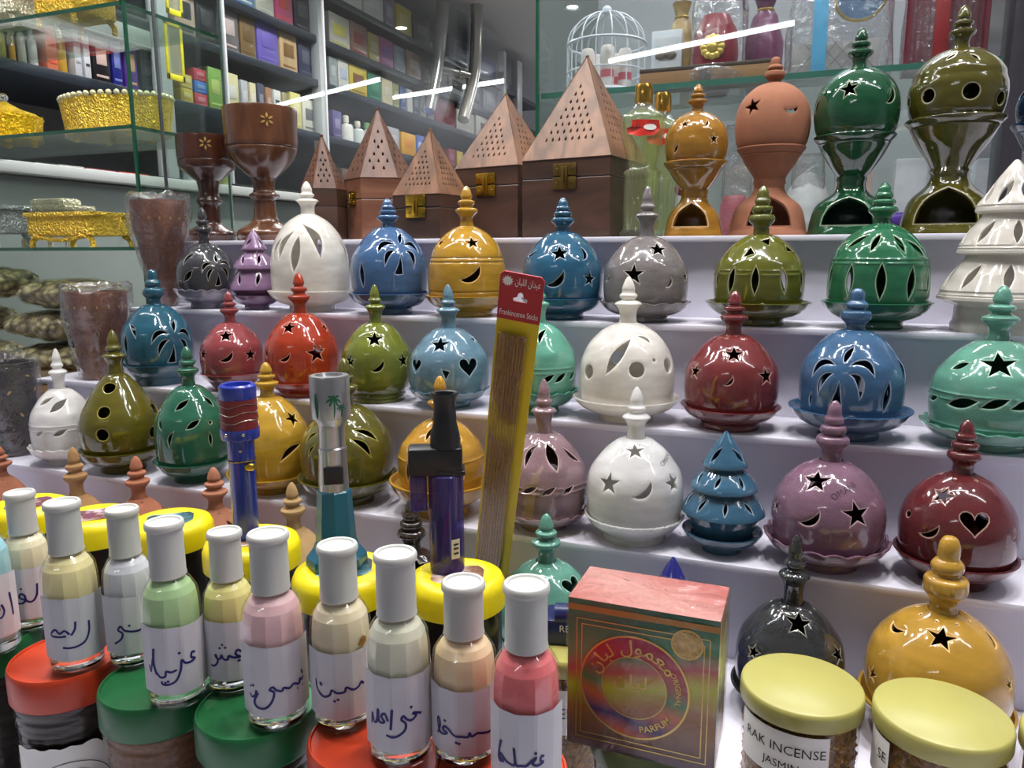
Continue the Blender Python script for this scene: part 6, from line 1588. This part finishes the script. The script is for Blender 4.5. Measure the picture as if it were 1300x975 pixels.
# ---------------------------------------------------------------- glass cabinet behind the top step (right)
CYF = 1.45
cxl, cxr = onY(683, 150, CYF)[0], onY(1276, 100, CYF)[0]
gz_ = CZ + .2092 * CYF
gc = thing('glass_cabinet', (cxl, CYF, 0), 0, 'glass showcase behind the tall burners, full of wrapped gifts', 'showcase')
GW = cxr - cxl
F_front = film('showcase_glass', (.95, .97, .97), 1.5, .0, 1.0)
MB().box(0, GW, -.003, .003, ZC, CEIL).build('front_pane', F_front, gc, smooth=False)
MB().box(-.004, .002, -.004, .004, ZC, CEIL).build('green_edge', M_gedge, gc, smooth=False)
MB().box(-.002, .002, .006, .42, ZC, CEIL).build('side_pane', F_shelf, gc, smooth=False)
s2 = MB().box(.004, GW - .004, .010, .40, gz_ - .010, gz_).build('glass_shelf', F_shelf, gc, smooth=False)
MB().box(.004, GW - .004, .006, .010, gz_ - .010, gz_).build('green_edge', plain('teal_glass_edge', (48, 110, 92), .2, var=.1, coat=.4), s2, smooth=False)
MB().box(0, GW, .42, .44, 0, CEIL).build('back_panel', plain('pale_back_panel', (176, 178, 182), .5, var=.06, scale=4), gc, smooth=False)
MB().box(0, GW, .01, .41, CZ - .05, CZ - .03).build('cabinet_floor', M_ledge, gc, smooth=False)
MB().rbox(GW, GW + .03, -.02, .06, ZC, CEIL, .003).build('dark_post', plain('dark_aluminium', (62, 60, 66), .35, metal=.4), gc)
MB().box(-.01, GW + .02, .0, .44, 0, ZC - .03).build('plinth', M_door, gc, smooth=False)
wp2 = thing('white_wall_panel', (cxr + .06, 1.40, ZC), 0, 'white glossy panel standing beside the dark cabinet post', 'panel')
MB().rbox(0, .9, 0, .02, 0, .9, .004).build('panel_board', plain('white_gloss_panel', (206, 206, 216), .3, var=.03), wp2)
MB().rbox(-.008, 0, -.002, .022, 0, .9, .002).build('edge_trim', M_post, wp2)
GB = CZ - .03
def gift(px0, px1, py0, py1, lvl, Yf, dpt, M, name, label, cat, b=.004):
    a = onY(px0, py1, Yf); c = onY(px1, py0, Yf); z = gz_ if lvl else GB
    h = max(.02, c[2] - z); w = c[0] - a[0]
    t = thing(name, ((a[0] + c[0]) / 2, Yf, z), 0, label, cat)
    return t, w, h
F_cello = film('cellophane', (.97, .96, .97), 1.55, .05, 2.2, haze=.06, bmp=1.0, bscale=30)
def crinkle(t, w, h, dpt, seed, grow=1.06, M=None, nm='cellophane'):
    rnd = random.Random(seed); m = MB(); n = 20; V = []
    ph = [rnd.uniform(0, 6.3) for _ in range(4)]
    lv = [(.96, 0), (1.0, .12), (1.0, .5), (.98, .85), (.85, 1.02), (.02, 1.03)]
    def wv(r, z, a): return r * (1 + .04 * math.sin(5 * a + ph[0] + z * 30) + .03 * math.sin(9 * a + ph[1])), z
    m.lathe([(r, z * h * grow) for r, z in lv], 44, wave=wv)
    q = []
    for x, y, z in m.v:
        k = max(abs(x), abs(y)) + 1e-6; r = math.hypot(x, y); f = (r / k) ** .6
        q.append((x * f * w / 2 * grow, y * f * dpt / 2 * grow + dpt / 2, z))
    m.v = q
    return m.build(nm, M or F_cello, t, ang=50)
# birdcage
t, w, h = gift(722, 820, 8, 118, 1, 1.58, .1, None, 'birdcage', 'white wire birdcage ornament with a domed top on the glass shelf', 'birdcage')
M_wh = plain('white_enamel_wire', (214, 220, 228), .35, var=.03)
R = w / 2; hc = h * .62
for z in (.012, hc * .5, hc): MB().tube([(R * math.cos(a), R * math.sin(a), z) for a in np.linspace(0, 2 * PI, 40, endpoint=False)], .0028 if z != hc * .5 else .0016, 6, closed=True).build('cage_ring', M_wh, t)
for i in range(16):
    a = 2 * PI * i / 16
    MB().tube([(R * math.cos(a), R * math.sin(a), .01), (R * math.cos(a), R * math.sin(a), hc)] + [(R * math.cos(a) * math.cos(q), R * math.sin(a) * math.cos(q), hc + h * .36 * math.sin(q)) for q in np.linspace(.2, PI / 2 - .05, 7)], .0014, 5).build('cage_wire', M_wh, t)
MB().lathe([(R * 1.04, 0), (R * 1.05, .004), (R, .014), (R * .96, .016), (.001, .012)], 40, wave=lambda r, z, a: (r * (1 + .03 * abs(math.sin(10 * a)) * (z < .006)), z)).build('lace_base', M_wh, t, ang=50)
MB().ball((0, 0, h * 1.0), .010, 8).build('top_knob', M_wh, t)
fl = thing('flower_candles', (t.location.x, t.location.y, gz_ + .0175), 0, 'white and pink candles standing inside the birdcage', 'candles')
for i in range(5):
    a = i * 1.26; MB().lathe([(.012, 0), (.013, .002), (.013, .075), (.010, .08), (.001, .081)], 14).build('candle', plain('candle_white', (216, 206, 200), .5), fl, loc=(R * .5 * math.cos(a), R * .5 * math.sin(a), 0))
    MB().lathe([(.0136, .02), (.0136, .034)], 14).build('pink_band', plain('candle_pink', (196, 100, 110), .5), fl, loc=(R * .5 * math.cos(a), R * .5 * math.sin(a), 0))
# long tan carton
t, w, h = gift(812, 984, 74, 108, 1, 1.49, .07, None, 'long_carton', 'long tan gift carton with a round stamp lying on the glass shelf', 'box')
Mtan = plain('tan_carton', (158, 118, 76), .5, var=.08)
MB().rbox(-w / 2, w / 2, 0, .06, 0, h, .002).build('carton', Mtan, t)
MB().rbox(-w / 2 - .001, w / 2 + .001, -.001, .061, h - .006, h + .001, .001).build('lid_edge', plain('dark_carton_edge', (70, 54, 42), .5), t)
MB().add([(.012 * math.cos(a), -.0008, h * .5 + .012 * math.sin(a)) for a in np.linspace(0, 2 * PI, 24, endpoint=False)], [tuple(range(24))]).build('round_stamp', plain('stamp_grey', (110, 100, 88), .5), t, recalc=False)
crinkle(t, w, h, .06, 3, 1.04)
# framed card
t, w, h = gift(826, 866, 36, 100, 1, 1.66, .02, None, 'framed_card', 'white framed card with a dark bow standing behind the tan carton', 'card')
MB().rbox(-w / 2, w / 2, 0, .012, 0, h, .002).build('frame', M_wh, t)
MB().rbox(-w * .38, w * .38, -.002, 0, h * .1, h * .9, .0005).build('card', plain('card_white', (206, 208, 212), .5), t)
bw_ = MB(); bw_.ball((-.009, -.004, h * .66), .010, 8, sq=(1.3, .4, .8)).ball((.009, -.004, h * .66), .010, 8, sq=(1.3, .4, .8)).ball((0, -.005, h * .66), .005, 6); bw_.build('dark_bow', plain('taupe_ribbon', (110, 98, 84), .5), t)
# red basket with golden bloom
t, w, h = gift(884, 934, 18, 80, 1, 1.60, .1, None, 'red_basket', 'round red gift basket with a golden flower on the glass shelf', 'basket')
Rb = w * .62
MB().lathe([(Rb * .6, 0), (Rb * .9, h * .2), (Rb, h * .5), (Rb * .9, h * .8), (Rb * .55, h)], 30, wave=lambda r, z, a: (r * (1 + .03 * math.sin(20 * a)), z)).build('basket', plain('red_weave', (130, 30, 44), .3, var=.2, coat=.4), t, ang=50)
bl = MB()
for i in range(12):
    a = 2 * PI * i / 12; bl.ball((math.cos(a) * .016, -Rb * .98, h * .55 + math.sin(a) * .016), .0075, 6, sq=(1, .5, 1))
bl.ball((0, -Rb * 1.0, h * .55), .011, 8, sq=(1, .6, 1)); bl.build('gold_bloom', plain('gold_petal', (214, 186, 96), .3, metal=.5), t)
crinkle(t, w * 1.5, h * 1.35, .11, 9, 1.0)
for (px0, px1, py0, c, nm, lb) in ((846, 884, 2, (176, 146, 90), 'gold_gift_bag', 'gold cellophane gift bag behind the red basket'), (946, 996, -8, (120, 62, 96), 'purple_gift_bag', 'purple cellophane gift bag at the back of the glass shelf')):
    t, w, h = gift(px0, px1, py0, 100, 1, 1.70, .08, None, nm, lb, 'gift bag')
    MB().lathe([(w * .42, 0), (w * .5, h * .1), (w * .52, h * .55), (w * .34, h * .8), (w * .2, h * .86), (w * .34, h)], 20, wave=lambda r, z, a: (r * (1 + .08 * math.sin(7 * a + z * 20)), z)).build('bag', plain('giftbag_%d' % c[0], c, .3, var=.3, scale=60, coat=.3, bmp=.6), t, ang=50)
    MB().tube([(w * .22 * math.cos(a), w * .22 * math.sin(a), h * .86) for a in np.linspace(0, 2 * PI, 16, endpoint=False)], .003, 6, closed=True).build('ribbon_tie', M_gline, t)
# clear gift box with blue ribbon
t, w, h = gift(998, 1140, -30, 92, 1, 1.50, .1, None, 'gift_hamper', 'clear wrapped gift hamper with a pale blue ribbon and round dish', 'hamper')
MB().rbox(-w * .46, w * .40, .03, .036, .004, h * .42, .001).build('white_card', plain('white_card', (206, 202, 198), .6), t)
MB().rbox(-w * .26, -w * .12, -.004, -.002, .002, h * 1.0, .0005).build('blue_ribbon', plain('pale_blue_ribbon', (96, 176, 220), .4), t)
MB().tube([(w * .18 + w * .24 * math.cos(a), .02, h * .88 + w * .24 * math.sin(a)) for a in np.linspace(0, 2 * PI, 36, endpoint=False)], .003, 6, closed=True).build('gold_dish_rim', M_gline, t)
MB().add([(w * .18 + w * .235 * math.cos(a), .022, h * .88 + w * .235 * math.sin(a)) for a in np.linspace(0, 2 * PI, 36, endpoint=False)], [tuple(range(36))]).build('blue_dish', plain('blue_dish', (110, 150, 190), .3, var=.3), t, recalc=False)
mm = MB()
for i in range(7):
    x = -w * .46 + w * .86 * i / 6
    for sg in (-1, 1):
        x2 = x + sg * h * .35
        if -w * .47 <= x2 <= w * .42: mm.tube([(x, .026, .004), (x2, .026, h * .42)], .0006, 4)
mm.build('mesh_lines', plain('mesh_grey', (120, 116, 114), .5), t)
crinkle(t, w, h, .09, 12, 1.02)
# red ribbed pack
t, w, h = gift(1147, 1264, -40, 76, 1, 1.53, .1, None, 'red_ribbed_pack', 'ribbed dark pink gift pack with a red ribbon beside the dark post', 'gift pack')
m = MB(); n = 56
for j, zz in enumerate((0, h)):
    pass
V = []
for i in range(n + 1):
    x = -w / 2 + w * i / n; y = .012 * (1 + math.sin(i * PI * .5)) * .3
    V += [(x, y, 0), (x, y, h), (x, .05, 0), (x, .05, h)]
F_ = []
for i in range(n): a, b = 4 * i, 4 * i + 4; F_ += [(a, b, b + 1, a + 1), (a + 2, a + 3, b + 3, b + 2), (a + 1, b + 1, b + 3, a + 3), (a, a + 2, b + 2, b)]
F_ += [(0, 1, 3, 2), (4 * n, 4 * n + 2, 4 * n + 3, 4 * n + 1)]
m.add(V, F_).build('ribbed_wall', plain('dark_pink_ribs', (148, 62, 78), .35, var=.15, coat=.3), t, ang=30)
MB().rbox(-w * .16, w * .02, -.006, -.003, 0, h, .001).build('red_ribbon', plain('red_ribbon', (150, 26, 30), .4), t)
crinkle(t, w, h, .05, 17, 1.02)
# lower level behind the tall burners
t, w, h = gift(912, 956, 160, 296, 0, 1.52, .06, None, 'pink_pouch', 'clear pouch with pink stripes behind the honey brown burner', 'pouch')
MB().lathe([(w * .3, 0), (w * .48, h * .12), (w * .5, h * .45), (w * .36, h * .52)], 24).build('pink_base', plain('pink_stripe', (176, 96, 108), .4, var=.3, scale=40, stretch=(1, 1, 6)), t, ang=50)
crinkle(t, w, h, .06, 21, 1.0)
t, w, h = gift(856, 890, 185, 296, 0, 1.60, .05, None, 'red_rose_box', 'small box of red roses behind the perfume bottles', 'gift box')
MB().rbox(-w / 2, w / 2, 0, .05, 0, h * .6, .002).build('box', plain('rose_box', (196, 190, 190), .5), t)
rr_ = MB()
for i in range(7): rr_.ball((-w * .4 + w * .8 * (i % 4) / 3, .02 + .015 * (i // 4), h * .66), .012, 8)
rr_.build('rose_heads', plain('red_rose', (150, 40, 44), .5, var=.3), t)
t, w, h = gift(1000, 1050, 196, 296, 0, 1.53, .06, None, 'white_tulle_gift', 'white tulle gift crumpled behind the terracotta tall burner', 'gift')
MB().ball((0, .03, h * .45), h * .42, 14, sq=(.5, .5, 1)).build('tulle_ball', plain('white_tulle', (206, 206, 206), .6, var=.2, scale=40, bmp=1.0), t)
MB().rbox(-w * .1, w * .5, .0, .05, 0, h * .5, .003).build('tan_base', Mtan, t)
crinkle(t, w, h, .07, 23, 1.0)
t, w, h = gift(1056, 1112, 170, 296, 0, 1.55, .06, None, 'blush_gift_box', 'blush pink gift box with rose gold trim behind the green tall burner', 'gift box')
MB().rbox(-w / 2, w / 2, 0, .06, 0, h * .8, .003).build('box', plain('blush_box', (196, 166, 156), .45, var=.15), t)
MB().rbox(-w / 2 - .002, w / 2 + .002, -.002, .062, h * .8, h * .95, .002).build('box_lid', plain('rose_gold_lid', (190, 140, 120), .3, metal=.3), t)
crinkle(t, w, h, .06, 27, 1.03)
for (px0, px1, lb) in ((1130, 1180, 'white gift box tied with a purple ribbon behind the green tall burner'), (1232, 1272, 'white gift box tied with a purple ribbon next to the dark post')):
    t, w, h = gift(px0, px1, 200, 296, 0, 1.54, .06, None, 'white_gift_box', lb, 'gift box')
    MB().rbox(-w / 2, w / 2, 0, .06, 0, h, .003).build('box', plain('gift_white', (204, 204, 210), .5), t)
    MB().rbox(-w / 2 - .001, w / 2 + .001, -.002, .062, h * .36, h * .52, .001).build('purple_ribbon', plain('purple_ribbon', (92, 48, 170), .4), t)
    b = MB(); b.ball((-.012, -.006, h * .46), .012, 8, sq=(1.4, .4, .8)).ball((.012, -.006, h * .46), .012, 8, sq=(1.4, .4, .8)); b.build('purple_bow', plain('purple_ribbon', (92, 48, 170), .4), t)
# lamps further off that mirror in the panes
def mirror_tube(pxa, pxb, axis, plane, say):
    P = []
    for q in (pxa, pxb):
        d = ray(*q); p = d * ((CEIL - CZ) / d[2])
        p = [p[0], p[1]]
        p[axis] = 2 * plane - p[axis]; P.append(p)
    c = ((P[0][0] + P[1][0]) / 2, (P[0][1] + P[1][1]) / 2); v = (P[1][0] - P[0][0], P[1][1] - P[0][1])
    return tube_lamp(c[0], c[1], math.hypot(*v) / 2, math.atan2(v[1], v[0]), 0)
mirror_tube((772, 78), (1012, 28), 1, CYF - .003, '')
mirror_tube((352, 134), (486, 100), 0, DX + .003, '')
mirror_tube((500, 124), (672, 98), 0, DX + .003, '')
